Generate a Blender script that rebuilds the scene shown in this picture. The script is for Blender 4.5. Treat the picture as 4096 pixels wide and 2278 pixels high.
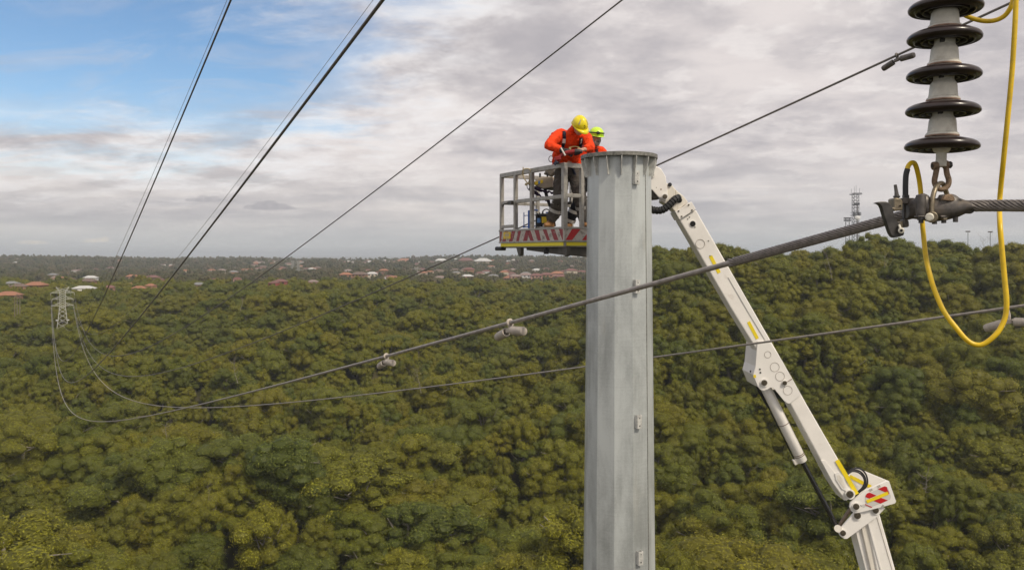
import bpy, bmesh, math, random
import numpy as np
from mathutils import Vector, Matrix, noise as mnoise

sc = bpy.context.scene
for o in list(bpy.data.objects):
    bpy.data.objects.remove(o)

# ------------------------------------------------------------------ camera
F = 3154.0                 # focal length in photo pixels (photo 4096 x 2278)
HOR = 1014.0               # horizon row
CZ = 70.0                  # height of the camera (drone)
cam_d = bpy.data.cameras.new('camera')
cam = bpy.data.objects.new('camera', cam_d)
sc.collection.objects.link(cam)
cam.location = (0, 0, CZ)
cam.rotation_euler = (math.pi / 2, 0, 0)
cam_d.sensor_width = 36.0
cam_d.lens = 36.0 * F / 4096.0
cam_d.shift_y = (HOR - 1139.0) / 4096.0
cam_d.clip_start = 0.1
cam_d.clip_end = 80000.0
sc.camera = cam

# ------------------------------------------------------------------ world
world = bpy.data.worlds.new('World')
sc.world = world
world.use_nodes = True
SUN_EL, SUN_ROT = math.radians(48), math.radians(136)
SKY_STR = 0.13
EXPOSURE = 0.0

class NT:
    """small helper to write node trees"""
    def __init__(self, tree):
        self.t = tree
        self.n = tree.nodes
        self.l = tree.links
    def new(self, kind, **kw):
        nd = self.n.new(kind)
        for k, v in kw.items():
            setattr(nd, k, v)
        return nd
    def put(self, sock, v):
        if v is None:
            return
        if isinstance(v, bpy.types.NodeSocket):
            self.l.new(v, sock)
        else:
            try:
                sock.default_value = v
            except Exception:
                sock.default_value = tuple(v) + (1.0,)
    def math(self, op, a, b=None, c=None, clamp=False):
        nd = self.new('ShaderNodeMath', operation=op)
        nd.use_clamp = clamp
        self.put(nd.inputs[0], a)
        if b is not None: self.put(nd.inputs[1], b)
        if c is not None: self.put(nd.inputs[2], c)
        return nd.outputs[0]
    def ramp(self, v, lo, hi, a=0.0, b=1.0, smooth=True):
        nd = self.new('ShaderNodeMapRange')
        nd.interpolation_type = 'SMOOTHSTEP' if smooth else 'LINEAR'
        self.put(nd.inputs[0], v); self.put(nd.inputs[1], lo); self.put(nd.inputs[2], hi)
        self.put(nd.inputs[3], a); self.put(nd.inputs[4], b)
        return nd.outputs[0]
    def noise(self, vec, scale, detail=4.0, rough=0.55, dist=0.0):
        nd = self.new('ShaderNodeTexNoise')
        if vec is not None: self.put(nd.inputs['Vector'], vec)
        nd.inputs['Scale'].default_value = scale
        nd.inputs['Detail'].default_value = detail
        nd.inputs['Roughness'].default_value = rough
        nd.inputs['Distortion'].default_value = dist
        return nd.outputs[0]
    def mix(self, f, a, b, blend='MIX'):
        nd = self.new('ShaderNodeMix', data_type='RGBA', blend_type=blend)
        self.put(nd.inputs[0], f); self.put(nd.inputs[6], a); self.put(nd.inputs[7], b)
        return nd.outputs[2]
    def comb(self, x, y, z):
        nd = self.new('ShaderNodeCombineXYZ')
        self.put(nd.inputs[0], x); self.put(nd.inputs[1], y); self.put(nd.inputs[2], z)
        return nd.outputs[0]
    def sep(self, v):
        nd = self.new('ShaderNodeSeparateXYZ')
        self.put(nd.inputs[0], v)
        return nd.outputs
    def mapping(self, v, scale=(1, 1, 1), loc=(0, 0, 0), rot=(0, 0, 0)):
        nd = self.new('ShaderNodeMapping')
        self.put(nd.inputs[0], v)
        nd.inputs['Location'].default_value = loc
        nd.inputs['Rotation'].default_value = rot
        nd.inputs['Scale'].default_value = scale
        return nd.outputs[0]

def build_world():
    w = NT(world.node_tree)
    for nd in list(w.n):
        w.n.remove(nd)
    out = w.new('ShaderNodeOutputWorld')
    tc = w.new('ShaderNodeTexCoord')
    d = tc.outputs['Generated']
    x, y, z = w.sep(d)
    sky = w.new('ShaderNodeTexSky', sky_type='NISHITA')
    sky.sun_disc = False
    sky.sun_elevation = SUN_EL
    sky.sun_rotation = SUN_ROT
    sky.altitude = 100
    sky.air_density = 1.0; sky.dust_density = 0.6; sky.ozone_density = 1.5
    bg_sky = w.new('ShaderNodeBackground')
    hs = w.new('ShaderNodeHueSaturation')
    hs.inputs['Saturation'].default_value = 1.15
    w.put(hs.inputs['Color'], sky.outputs[0])
    w.put(bg_sky.inputs[0], hs.outputs[0])
    bg_sky.inputs[1].default_value = SKY_STR
    # a flat layer of cloud seen in perspective
    zc = w.math('MAXIMUM', z, 0.0)
    den = w.math('ADD', zc, 0.19)
    cx = w.math('DIVIDE', x, den)
    cy = w.math('DIVIDE', y, den)
    p = w.comb(cx, cy, 0.0)
    az = w.math('ARCTAN2', x, y)
    el = w.math('ARCSINE', z)
    # opening of blue sky
    big = w.noise(w.mapping(p, (1, 1, 1), (3.1, 1.7, 0)), 0.55, 5, 0.55, 0.3)
    streak = w.noise(w.mapping(p, (0.55, 1.5, 1), (0.4, 5.2, 0), (0, 0, 0.25)), 1.0, 7, 0.62, 0.5)
    fine = w.noise(w.mapping(p, (0.8, 1.4, 1), (7.0, 2.2, 0), (0, 0, 0.2)), 3.2, 7, 0.62, 0.6)
    ex = w.math('DIVIDE', w.math('ADD', az, 0.66), 0.50)
    ey = w.math('DIVIDE', w.math('SUBTRACT', el, 0.32), 0.185)
    r2 = w.math('ADD', w.math('MULTIPLY', ex, ex), w.math('MULTIPLY', ey, ey))
    op = w.math('SUBTRACT', 1.0, r2)                     # >0 inside the opening
    jit = w.math('ADD', w.math('MULTIPLY', w.math('SUBTRACT', streak, 0.5), 2.6),
                 w.math('MULTIPLY', w.math('SUBTRACT', fine, 0.5), 1.5))
    jit = w.math('ADD', jit, w.math('MULTIPLY', w.math('SUBTRACT', big, 0.5), 1.0))
    blue = w.ramp(w.math('ADD', op, jit), -0.70, 0.35)
    # thin white veil inside the opening
    veil = w.math('MULTIPLY', w.ramp(fine, 0.42, 0.75), 0.35)
    blue = w.math('MULTIPLY', blue, w.math('SUBTRACT', 1.0, veil))
    # far openings elsewhere in the sky, outside the frame
    blue2 = w.math('MULTIPLY', w.ramp(w.math('ADD', big, w.math('MULTIPLY', w.math('SUBTRACT', fine, .5), .25)), 0.60, 0.72), w.ramp(el, 0.34, 0.5))
    blue = w.math('MAXIMUM', blue, w.math('MULTIPLY', blue2, 0.8))
    # brightness of the cloud
    q = w.mapping(p, (0.75, 0.85, 1), (1.2, 9.4, 0), (0, 0, 0.12))
    lum = w.noise(q, 1.15, 8, 0.58, 0.25)
    puff = w.noise(w.mapping(p, (1.0, 1.15, 1), (4.4, 3.3, 0), (0, 0, .1)), 3.0, 9, 0.62, 0.2)
    lum = w.math('ADD', w.math('MULTIPLY', lum, 0.62), w.math('MULTIPLY', puff, 0.38))
    k = w.ramp(lum, 0.36, 0.60)
    ccol = w.mix(k, (0.475, 0.45, 0.475, 1), (0.80, 0.74, 0.725, 1))
    heap = w.noise(w.mapping(p, (1.0, 0.9, 1), (8.8, 1.1, 0)), 4.6, 10, 0.62, 0.15)
    hm = w.math('MULTIPLY', w.ramp(heap, 0.49, 0.59), w.ramp(lum, 0.40, 0.56))
    ccol = w.mix(w.math('MULTIPLY', hm, 0.55), ccol, (0.90, 0.85, 0.83, 1))
    hd_ = w.math('MULTIPLY', w.ramp(heap, 0.47, 0.36), w.ramp(lum, 0.56, 0.42))
    ccol = w.mix(w.math('MULTIPLY', hd_, 0.25), ccol, (0.43, 0.41, 0.44, 1))
    # lower sky greyer and more even
    low = w.ramp(el, 0.16, 0.0)
    band = w.noise(w.comb(w.math('MULTIPLY', az, 1.6), w.math('MULTIPLY', el, 26.0), 0.0), 1.3, 6, 0.55, 0.4)
    lowc = w.mix(w.ramp(band, 0.35, 0.66), (0.47, 0.465, 0.475, 1), (0.74, 0.70, 0.66, 1))
    ccol = w.mix(w.math('MULTIPLY', low, 0.72), ccol, lowc)
    # sunlit rims beside the opening
    rim = w.math('MULTIPLY', w.ramp(w.math('ADD', op, jit), -1.5, -0.1), w.ramp(w.math('ADD', op, jit), 0.45, -0.1))
    ccol = w.mix(w.math('MULTIPLY', rim, w.ramp(puff, 0.4, 0.66)), ccol, (0.92, 0.91, 0.92, 1))
    # misty band at the horizon
    mist = w.ramp(el, 0.055, 0.0)
    ccol = w.mix(w.math('MULTIPLY', mist, 0.85), ccol, (0.50, 0.515, 0.52, 1))
    # small separate clouds low in the sky
    def puffcloud(ccol, a0, e0, wa, we, col, f):
        dx = w.math('DIVIDE', w.math('SUBTRACT', az, a0), wa)
        e1 = w.math('SUBTRACT', el, e0)
        dy = w.math('DIVIDE', e1, w.ramp(e1, -0.0005, 0.0005, we * 0.22, we))
        nn = w.noise(w.comb(w.math('MULTIPLY', az, 1.0), w.math('MULTIPLY', el, 1.6), 1.0), 110, 6, 0.66)
        rr = w.math('ADD', w.math('MULTIPLY', dx, dx), w.math('MULTIPLY', dy, dy))
        m = w.ramp(w.math('ADD', rr, w.math('MULTIPLY', w.math('SUBTRACT', nn, 0.5), 1.3)), 1.0, 0.55)
        return w.mix(w.math('MULTIPLY', m, f), ccol, col)
    def lumps(ccol, spec, col, f):
        for (px, py, hw_, hh_) in spec:              # read off the photograph, 2576 wide
            u = (px * 1.59006 - 2048) / F; v = (HOR - py * 1.59006) / F
            a0 = math.atan(u); e0 = math.atan(v * math.cos(a0))
            ccol = puffcloud(ccol, a0, e0, hw_ * 1.59 / F * math.cos(a0) ** 2, hh_ * 1.59 / F * math.cos(a0), col, f)
        return ccol
    grey = (0.415, 0.40, 0.425, 1)
    ccol = lumps(ccol, [(635, 524, 28, 11), (655, 524, 24, 20), (680, 524, 26, 24), (705, 524, 28, 15), (726, 525, 20, 7)], grey, 0.55)
    ccol = lumps(ccol, [(488, 505, 26, 8), (512, 505, 24, 15), (535, 505, 24, 14), (558, 504, 16, 6)], (0.43, 0.415, 0.44, 1), 0.5)
    ccol = lumps(ccol, [(228, 608, 22, 9), (250, 607, 20, 10), (265, 606, 12, 13), (70, 612, 30, 10), (100, 612, 26, 7)], (0.78, 0.71, 0.62, 1), 0.5)
    bg_c = w.new('ShaderNodeBackground')
    w.put(bg_c.inputs[0], ccol)
    bg_c.inputs[1].default_value = 1.0
    mx = w.new('ShaderNodeMixShader')
    w.put(mx.inputs[0], blue)
    w.l.new(bg_c.outputs[0], mx.inputs[1])
    w.l.new(bg_sky.outputs[0], mx.inputs[2])
    w.l.new(mx.outputs[0], out.inputs[0])
build_world()
world.cycles.sampling_method = 'MANUAL'
world.cycles.sample_map_resolution = 512

# ------------------------------------------------------------------ sun behind thin cloud
sun_d = bpy.data.lights.new('sun', 'SUN')
sun_d.energy = 2.9
sun_d.angle = math.radians(10)
sun_d.color = (1.0, 0.90, 0.74)
sun = bpy.data.objects.new('sun', sun_d)
sc.collection.objects.link(sun)
sdir = Vector((math.sin(SUN_ROT) * math.cos(SUN_EL), math.cos(SUN_ROT) * math.cos(SUN_EL), math.sin(SUN_EL)))
sun.rotation_euler = sdir.to_track_quat('Z', 'Y').to_euler()
sun.location = (30, -30, CZ + 60)

sc.view_settings.view_transform = 'Standard'
sc.view_settings.look = 'None'
sc.view_settings.exposure = EXPOSURE
sc.view_settings.gamma = 1.0
sc.view_settings.use_curve_mapping = False
sc.render.film_transparent = False
cy = sc.cycles
cy.max_bounces = 5
cy.diffuse_bounces = 3
cy.glossy_bounces = 3
cy.transmission_bounces = 2
cy.transparent_max_bounces = 6
cy.volume_bounces = 0
cy.use_denoising = True
try:
    cy.denoiser = 'OPENIMAGEDENOISE'; cy.denoising_input_passes = 'RGB_ALBEDO_NORMAL'; cy.denoising_prefilter = 'ACCURATE'
except Exception:
    pass
cy.use_adaptive_sampling = True
cy.adaptive_threshold = 0.02
cy.sample_clamp_indirect = 4.0

# ------------------------------------------------------------------ helpers
def P(px, py, Y):
    """photo pixel (4096 wide) at depth Y -> world point"""
    return Vector(((px - 2048.0) / F * Y, Y, CZ + (HOR - py) / F * Y))
G_ = 4096.0 / 2576.0
def W(px, py, Y):
    return P(px * G_, py * G_, Y)

class MB:
    def __init__(self):
        self.v = []; self.f = []; self.mi = []
    def add(self, vs, fs, m=0):
        b = len(self.v)
        self.v.extend([tuple(p) for p in vs])
        self.f.extend([tuple(b + i for i in f) for f in fs])
        self.mi.extend([m] * len(fs))
        return self
    def box(self, c, ax, sx, sy, sz, m=0):
        """box centred c; ax=(ex,ey,ez) unit vectors or None; full sizes"""
        c = Vector(c)
        ex, ey, ez = ax if ax else (Vector((1, 0, 0)), Vector((0, 1, 0)), Vector((0, 0, 1)))
        vs = []
        for k in (-.5, .5):
            for j in (-.5, .5):
                for i in (-.5, .5):
                    vs.append(c + ex * (i * sx) + ey * (j * sy) + ez * (k * sz))
        return self.add(vs, [(0, 2, 3, 1), (4, 5, 7, 6), (0, 1, 5, 4), (2, 6, 7, 3), (0, 4, 6, 2), (1, 3, 7, 5)], m)
    def beam(self, a, b, w, h=None, up=(0, 0, 1), m=0, ext=0.0):
        a = Vector(a); b = Vector(b); h = h or w
        d = (b - a).normalized()
        up = Vector(up)
        if abs(d.dot(up)) > .98: up = Vector((0, 1, 0))
        s = d.cross(up).normalized(); u = s.cross(d).normalized()
        return self.box((a + b) / 2, (d, s, u), (b - a).length + 2 * ext, w, h, m)
    def tube(self, pts, r, n=8, m=0, caps=True, closed=False):
        pts = [Vector(p) for p in pts]
        k = len(pts)
        rs = r if isinstance(r, (list, tuple)) else [r] * k
        # parallel transport frame
        t0 = (pts[1] - pts[0]).normalized()
        ref = Vector((0, 0, 1)) if abs(t0.z) < .9 else Vector((1, 0, 0))
        nrm = (ref - t0 * ref.dot(t0)).normalized()
        vs = []
        for i in range(k):
            if closed: t = (pts[(i + 1) % k] - pts[i - 1]).normalized()
            elif i == 0: t = t0
            elif i == k - 1: t = (pts[i] - pts[i - 1]).normalized()
            else: t = (pts[i + 1] - pts[i - 1]).normalized()
            nrm = nrm - t * nrm.dot(t)
            if nrm.length < 1e-6: nrm = t.orthogonal()
            nrm.normalize()
            bn = t.cross(nrm)
            for j in range(n):
                a = 2 * math.pi * j / n
                vs.append(pts[i] + (nrm * math.cos(a) + bn * math.sin(a)) * rs[i])
        fs = []
        for i in range(k if closed else k - 1):
            i2 = (i + 1) % k
            for j in range(n):
                j2 = (j + 1) % n
                fs.append((i * n + j, i * n + j2, i2 * n + j2, i2 * n + j))
        if caps and not closed:
            fs.append(tuple(range(n))[::-1])
            fs.append(tuple((k - 1) * n + j for j in range(n)))
        return self.add(vs, fs, m)
    def cyl(self, a, b, r, r2=None, n=16, m=0):
        return self.tube([a, b], [r, r if r2 is None else r2], n, m)
    def lathe(self, prof, c, axis=(0, 0, 1), n=32, m=0, cap=True):
        """prof: (radius, height along axis)"""
        c = Vector(c); ax = Vector(axis).normalized()
        e1 = ax.orthogonal().normalized(); e2 = ax.cross(e1)
        vs = []
        for (r, h) in prof:
            for j in range(n):
                a = 2 * math.pi * j / n
                vs.append(c + ax * h + (e1 * math.cos(a) + e2 * math.sin(a)) * r)
        fs = []
        for i in range(len(prof) - 1):
            for j in range(n):
                j2 = (j + 1) % n
                fs.append((i * n + j, i * n + j2, (i + 1) * n + j2, (i + 1) * n + j))
        if cap:
            fs.append(tuple(range(n))[::-1])
            fs.append(tuple((len(prof) - 1) * n + j for j in range(n)))
        return self.add(vs, fs, m)
    def prism(self, poly, dvec, m=0):
        """poly: list of 3D points in a plane; extruded by dvec"""
        poly = [Vector(p) for p in poly]; dvec = Vector(dvec)
        n = len(poly)
        vs = poly + [p + dvec for p in poly]
        fs = [tuple(range(n)), tuple(range(n, 2 * n))[::-1]]
        for i in range(n):
            j = (i + 1) % n
            fs.append((i, n + i, n + j, j))
        return self.add(vs, fs, m)
    def ellip(self, c, rx, ry, rz, ax=None, nu=16, nv=10, m=0, vmin=-1.0):
        c = Vector(c)
        ex, ey, ez = ax if ax else (Vector((1, 0, 0)), Vector((0, 1, 0)), Vector((0, 0, 1)))
        vs = []
        t0 = math.asin(max(-1, vmin))
        for i in range(nv + 1):
            t = t0 + (math.pi / 2 - t0) * i / nv
            for j in range(nu):
                a = 2 * math.pi * j / nu
                vs.append(c + ex * (rx * math.cos(t) * math.cos(a)) + ey * (ry * math.cos(t) * math.sin(a)) + ez * (rz * math.sin(t)))
        fs = []
        for i in range(nv):
            for j in range(nu):
                j2 = (j + 1) % nu
                fs.append((i * nu + j, i * nu + j2, (i + 1) * nu + j2, (i + 1) * nu + j))
        fs.append(tuple(range(nu))[::-1])
        return self.add(vs, fs, m)
    def loft(self, secs, n=16, m=0):
        """secs: (centre, right vec*halfwidth, fwd vec*halfdepth)"""
        vs = []
        for c, a, b in secs:
            c = Vector(c); a = Vector(a); b = Vector(b)
            for j in range(n):
                t = 2 * math.pi * j / n
                vs.append(c + a * math.cos(t) + b * math.sin(t))
        fs = []
        k = len(secs)
        for i in range(k - 1):
            for j in range(n):
                j2 = (j + 1) % n
                fs.append((i * n + j, i * n + j2, (i + 1) * n + j2, (i + 1) * n + j))
        fs.append(tuple(range(n))[::-1]); fs.append(tuple((k - 1) * n + j for j in range(n)))
        return self.add(vs, fs, m)
    def mesh(self, name, mats, smooth=35):
        me = bpy.data.meshes.new(name)
        me.from_pydata(self.v, [], self.f)
        for mt in (mats if isinstance(mats, (list, tuple)) else [mats]):
            me.materials.append(mt)
        if len(self.f):
            me.polygons.foreach_set('material_index', self.mi)
        bm = bmesh.new(); bm.from_mesh(me)
        bmesh.ops.recalc_face_normals(bm, faces=bm.faces)
        bm.to_mesh(me); bm.free()
        if smooth:
            me.shade_smooth()
            if smooth < 180: me.set_sharp_from_angle(angle=math.radians(smooth))
        me.update()
        return me

COL = sc.collection
def link(name, data, parent=None):
    o = bpy.data.objects.new(name, data)
    COL.objects.link(o)
    if parent is not None:
        o.parent = parent
        # children keep world placement: parent inverse is the parent's location only
        o.matrix_parent_inverse = parent_inv(parent)
    return o
def world_mat(o):
    m = Matrix.LocRotScale(o.location, o.rotation_euler, o.scale)
    if o.parent is None: return m
    return world_mat(o.parent) @ o.matrix_parent_inverse @ m
def parent_inv(p):
    return world_mat(p).inverted()
def build(name, mb, mats, parent=None, smooth=35, bevel=0.0, seg=2):
    o = link(name, mb.mesh(name, mats, smooth), parent)
    if bevel:
        b = o.modifiers.new('bevel', 'BEVEL'); b.width = bevel; b.segments = seg
        b.limit_method = 'ANGLE'; b.angle_limit = math.radians(40)
        b.harden_normals = False
    return o
def tag(o, label, cat, group=None, kind=None):
    if label: o['label'] = label
    if cat: o['category'] = cat
    if group: o['group'] = group
    if kind: o['kind'] = kind
    return o
def thing(name, loc, label, cat, group=None):
    o = bpy.data.objects.new(name, None)
    COL.objects.link(o)
    o.location = loc
    o.empty_display_size = 0.2
    return tag(o, label, cat, group)

# ------------------------------------------------------------------ materials
def pmat(name, col, rough=0.6, metal=0.0, spec=0.5, var=0.0, vscale=8.0, dirt=None, dirt_amt=0.0, dirt_scale=5.0,
         bump=0.0, bscale=40.0, stretch=(1, 1, 1), dirt_lo=0.5, dirt_hi=0.75, obj_coord=True, coat=0.0, emit=None):
    m = bpy.data.materials.new(name); m.use_nodes = True
    t = NT(m.node_tree)
    b = t.n['Principled BSDF']
    tc = t.new('ShaderNodeTexCoord')
    v = t.mapping(tc.outputs['Object'], stretch)
    c = tuple(col) + (1,)
    cs = None
    if var:
        nz = t.noise(v, vscale, 5, 0.6)
        lo = tuple(x * (1 - var) for x in col) + (1,)
        hi = tuple(min(1, x * (1 + var)) for x in col) + (1,)
        cs = t.mix(t.ramp(nz, 0.3, 0.7), lo, hi)
    if dirt is not None:
        nz = t.noise(v, dirt_scale, 7, 0.65, 0.4)
        cs = t.mix(t.math('MULTIPLY', t.ramp(nz, dirt_lo, dirt_hi), dirt_amt), cs if cs is not None else c, tuple(dirt) + (1,))
    t.put(b.inputs['Base Color'], cs if cs is not None else c)
    b.inputs['Roughness'].default_value = rough
    b.inputs['Metallic'].default_value = metal
    b.inputs['Specular IOR Level'].default_value = spec
    if coat: b.inputs['Coat Weight'].default_value = coat
    if emit:
        b.inputs['Emission Color'].default_value = tuple(emit[0]) + (1,)
        b.inputs['Emission Strength'].default_value = emit[1]
    if bump:
        bn = t.new('ShaderNodeBump'); bn.inputs['Strength'].default_value = bump
        bn.inputs['Distance'].default_value = 0.02
        t.put(bn.inputs['Height'], t.noise(v, bscale, 4, 0.6))
        t.put(b.inputs['Normal'], bn.outputs[0])
    return m

M = {}
M['white_paint'] = pmat('white_paint', (0.85, 0.815, 0.76), 0.42, var=0.05, vscale=3, dirt=(0.40, 0.31, 0.20), dirt_amt=0.7, dirt_scale=3.4, dirt_lo=0.57, dirt_hi=0.80)
M['white_worn'] = pmat('white_worn', (0.76, 0.71, 0.62), 0.5, var=0.06, vscale=4, dirt=(0.30, 0.21, 0.11), dirt_amt=0.8, dirt_scale=3.5, dirt_lo=0.58, dirt_hi=0.72, stretch=(3, 3, 0.35))
M['white_clean'] = pmat('white_clean', (0.84, 0.81, 0.76), 0.4, var=0.03, vscale=3)
M['panel_line'] = pmat('panel_line', (0.40, 0.36, 0.31), 0.6)
M['yellow_tape'] = pmat('yellow_tape', (0.85, 0.66, 0.015), 0.4, var=0.06)
M['red_tape'] = pmat('red_tape', (0.52, 0.012, 0.018), 0.4, var=0.08)
M['grey_tape'] = pmat('grey_tape', (0.62, 0.60, 0.56), 0.4)
M['pin_steel'] = pmat('pin_steel', (0.13, 0.11, 0.08), 0.45, metal=0.6, var=0.4, vscale=60)
M['black_rubber'] = pmat('black_rubber', (0.018, 0.018, 0.019), 0.5, var=0.3, vscale=30)
M['black_hole'] = pmat('black_hole', (0.012, 0.012, 0.012), 0.9)
M['rod_steel'] = pmat('rod_steel', (0.10, 0.10, 0.105), 0.25, metal=0.85)
M['brown_steel'] = pmat('brown_steel', (0.20, 0.15, 0.11), 0.5, metal=0.4, var=0.3)
M['dark_frame'] = pmat('dark_frame', (0.085, 0.078, 0.066), 0.6, var=0.25, vscale=6)
M['alloy'] = pmat('alloy', (0.37, 0.352, 0.32), 0.5, metal=0.35, var=0.14, vscale=14, dirt=(0.17, 0.15, 0.12), dirt_amt=0.7, dirt_scale=11, dirt_lo=0.52, dirt_hi=0.72)
M['conductor'] = pmat('conductor', (0.34, 0.305, 0.275), 0.55, metal=0.3, var=0.2, vscale=20)
M['conductor_dark_backlit'] = pmat('conductor_dark_backlit', (0.17, 0.155, 0.14), 0.6, metal=0.3, var=0.2, vscale=20)  # darker copy of conductor; backlight against the sky is put into the colour
M['armour'] = pmat('armour', (0.23, 0.205, 0.185), 0.5, metal=0.3, var=0.25, vscale=60)
M['cast_grey'] = pmat('cast_grey', (0.13, 0.118, 0.108), 0.5, metal=0.5, var=0.3, vscale=30, dirt=(0.22, 0.16, 0.10), dirt_amt=.5, dirt_scale=14)
M['cast_dark'] = pmat('cast_dark', (0.075, 0.07, 0.066), 0.42, metal=0.5, var=0.3, vscale=25)
M['rusty'] = pmat('rusty', (0.24, 0.165, 0.105), 0.7, metal=0.2, var=0.3, vscale=60, dirt=(0.12, 0.06, 0.03), dirt_amt=.6, dirt_scale=45, bump=.25, bscale=220)
M['bronze'] = pmat('bronze', (0.24, 0.20, 0.14), 0.45, metal=0.6, var=0.25, vscale=45)
M['damper'] = pmat('damper', (0.46, 0.41, 0.35), 0.62, metal=0.15, var=0.15, vscale=25, dirt=(0.30, 0.17, 0.09), dirt_amt=0.6, dirt_scale=14, dirt_lo=.55, dirt_hi=.8, bump=.1, bscale=180)
M['porcelain'] = pmat('porcelain', (0.024, 0.015, 0.014), 0.30, spec=0.5, var=0.3, vscale=14, coat=0.15, dirt=(0.055, 0.045, 0.04), dirt_amt=.4, dirt_scale=18)
M['cap_zinc'] = pmat('cap_zinc', (0.68, 0.65, 0.56), 0.6, metal=0.15, var=0.12, vscale=20, dirt=(0.30, 0.22, 0.13), dirt_amt=0.6, dirt_scale=9, bump=.12, bscale=120)
M['cement'] = pmat('cement', (0.32, 0.21, 0.15), 0.8, var=0.2, vscale=40)
M['yellow_cable'] = pmat('yellow_cable', (0.78, 0.52, 0.012), 0.38, var=0.10, vscale=12, dirt=(0.35, 0.25, 0.03), dirt_amt=.4, dirt_scale=30)
M['black_sleeve'] = pmat('black_sleeve', (0.02, 0.02, 0.022), 0.5)
M['orange_cloth'] = pmat('orange_cloth', (0.80, 0.058, 0.010), 0.8, spec=0.2, var=0.10, vscale=9, bump=0.9, bscale=13)
M['grey_cloth'] = pmat('grey_cloth', (0.085, 0.075, 0.067), 0.85, spec=0.2, var=0.15, vscale=9, bump=0.9, bscale=14)
M['black_cloth'] = pmat('black_cloth', (0.022, 0.023, 0.028), 0.85, spec=0.2, bump=0.6, bscale=14)
M['navy_strap'] = pmat('navy_strap', (0.014, 0.018, 0.040), 0.7)
M['reflective'] = pmat('reflective', (0.42, 0.40, 0.38), 0.4, metal=0.2)
M['skin'] = pmat('skin', (0.50, 0.27, 0.19), 0.55, var=0.12, vscale=25)
M['beard'] = pmat('beard', (0.42, 0.37, 0.32), 0.9, var=0.35, vscale=60, bump=1.0, bscale=120)
M['hair'] = pmat('hair', (0.06, 0.045, 0.035), 0.8, var=0.3, vscale=60)
M['glove'] = pmat('glove', (0.014, 0.014, 0.015), 0.75, var=.2, vscale=40, bump=.4, bscale=60)
M['helmet_yellow'] = pmat('helmet_yellow', (0.86, 0.70, 0.012), 0.28, var=0.03, coat=.2)
M['helmet_lime'] = pmat('helmet_lime', (0.60, 0.86, 0.06), 0.32, var=0.03)
M['helmet_tape'] = pmat('helmet_tape', (0.40, 0.34, 0.20), 0.5)
M['boot'] = pmat('boot', (0.34, 0.17, 0.065), 0.65, var=0.2, vscale=30)
M['sole'] = pmat('sole', (0.10, 0.075, 0.05), 0.8)
M['buckle'] = pmat('buckle', (0.60, 0.50, 0.22), 0.35, metal=0.6)
M['label_white'] = pmat('label_white', (0.70, 0.66, 0.60), 0.6)
M['tool_red'] = pmat('tool_red', (0.30, 0.018, 0.018), 0.45)
M['tool_black'] = pmat('tool_black', (0.02, 0.02, 0.022), 0.5)
M['glass_black'] = pmat('glass_black', (0.006, 0.006, 0.008), 0.1)
M['box_beige'] = pmat('box_beige', (0.40, 0.34, 0.26), 0.6, var=.1)
M['box_dark'] = pmat('box_dark', (0.06, 0.058, 0.052), 0.6, var=.2)
M['decal_yellow'] = pmat('decal_yellow', (0.70, 0.50, 0.02), 0.5, var=.15, vscale=60)
M['decal_blue'] = pmat('decal_blue', (0.10, 0.25, 0.55), 0.5)
M['blue_paint'] = pmat('blue_paint', (0.012, 0.10, 0.42), 0.4)
M['purple_web'] = pmat('purple_web', (0.035, 0.020, 0.055), 0.8, var=.3, vscale=40)
M['rope_tan'] = pmat('rope_tan', (0.48, 0.40, 0.24), 0.85, bump=.5, bscale=300)
M['red_lamp'] = pmat('red_lamp', (0.75, 0.05, 0.02), 0.25, emit=((1.0, 0.10, 0.03), 0.6))
M['pylon_steel'] = pmat('pylon_steel', (0.52, 0.52, 0.45), 0.6, metal=0.1)
M['pylon_far'] = pmat('pylon_far', (0.36, 0.36, 0.34), 0.6, metal=0.1)
M['mast'] = pmat('mast', (0.06, 0.063, 0.072), 0.6)
M['dish'] = pmat('dish', (0.85, 0.85, 0.85), 0.5)
M['bark_pale'] = pmat('bark_pale', (0.24, 0.21, 0.175), 0.8, var=.3, vscale=2)
M['bark_dark'] = pmat('bark_dark', (0.10, 0.085, 0.07), 0.9, var=.3, vscale=2)
M['wood_pole'] = pmat('wood_pole', (0.22, 0.18, 0.14), 0.9)

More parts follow.
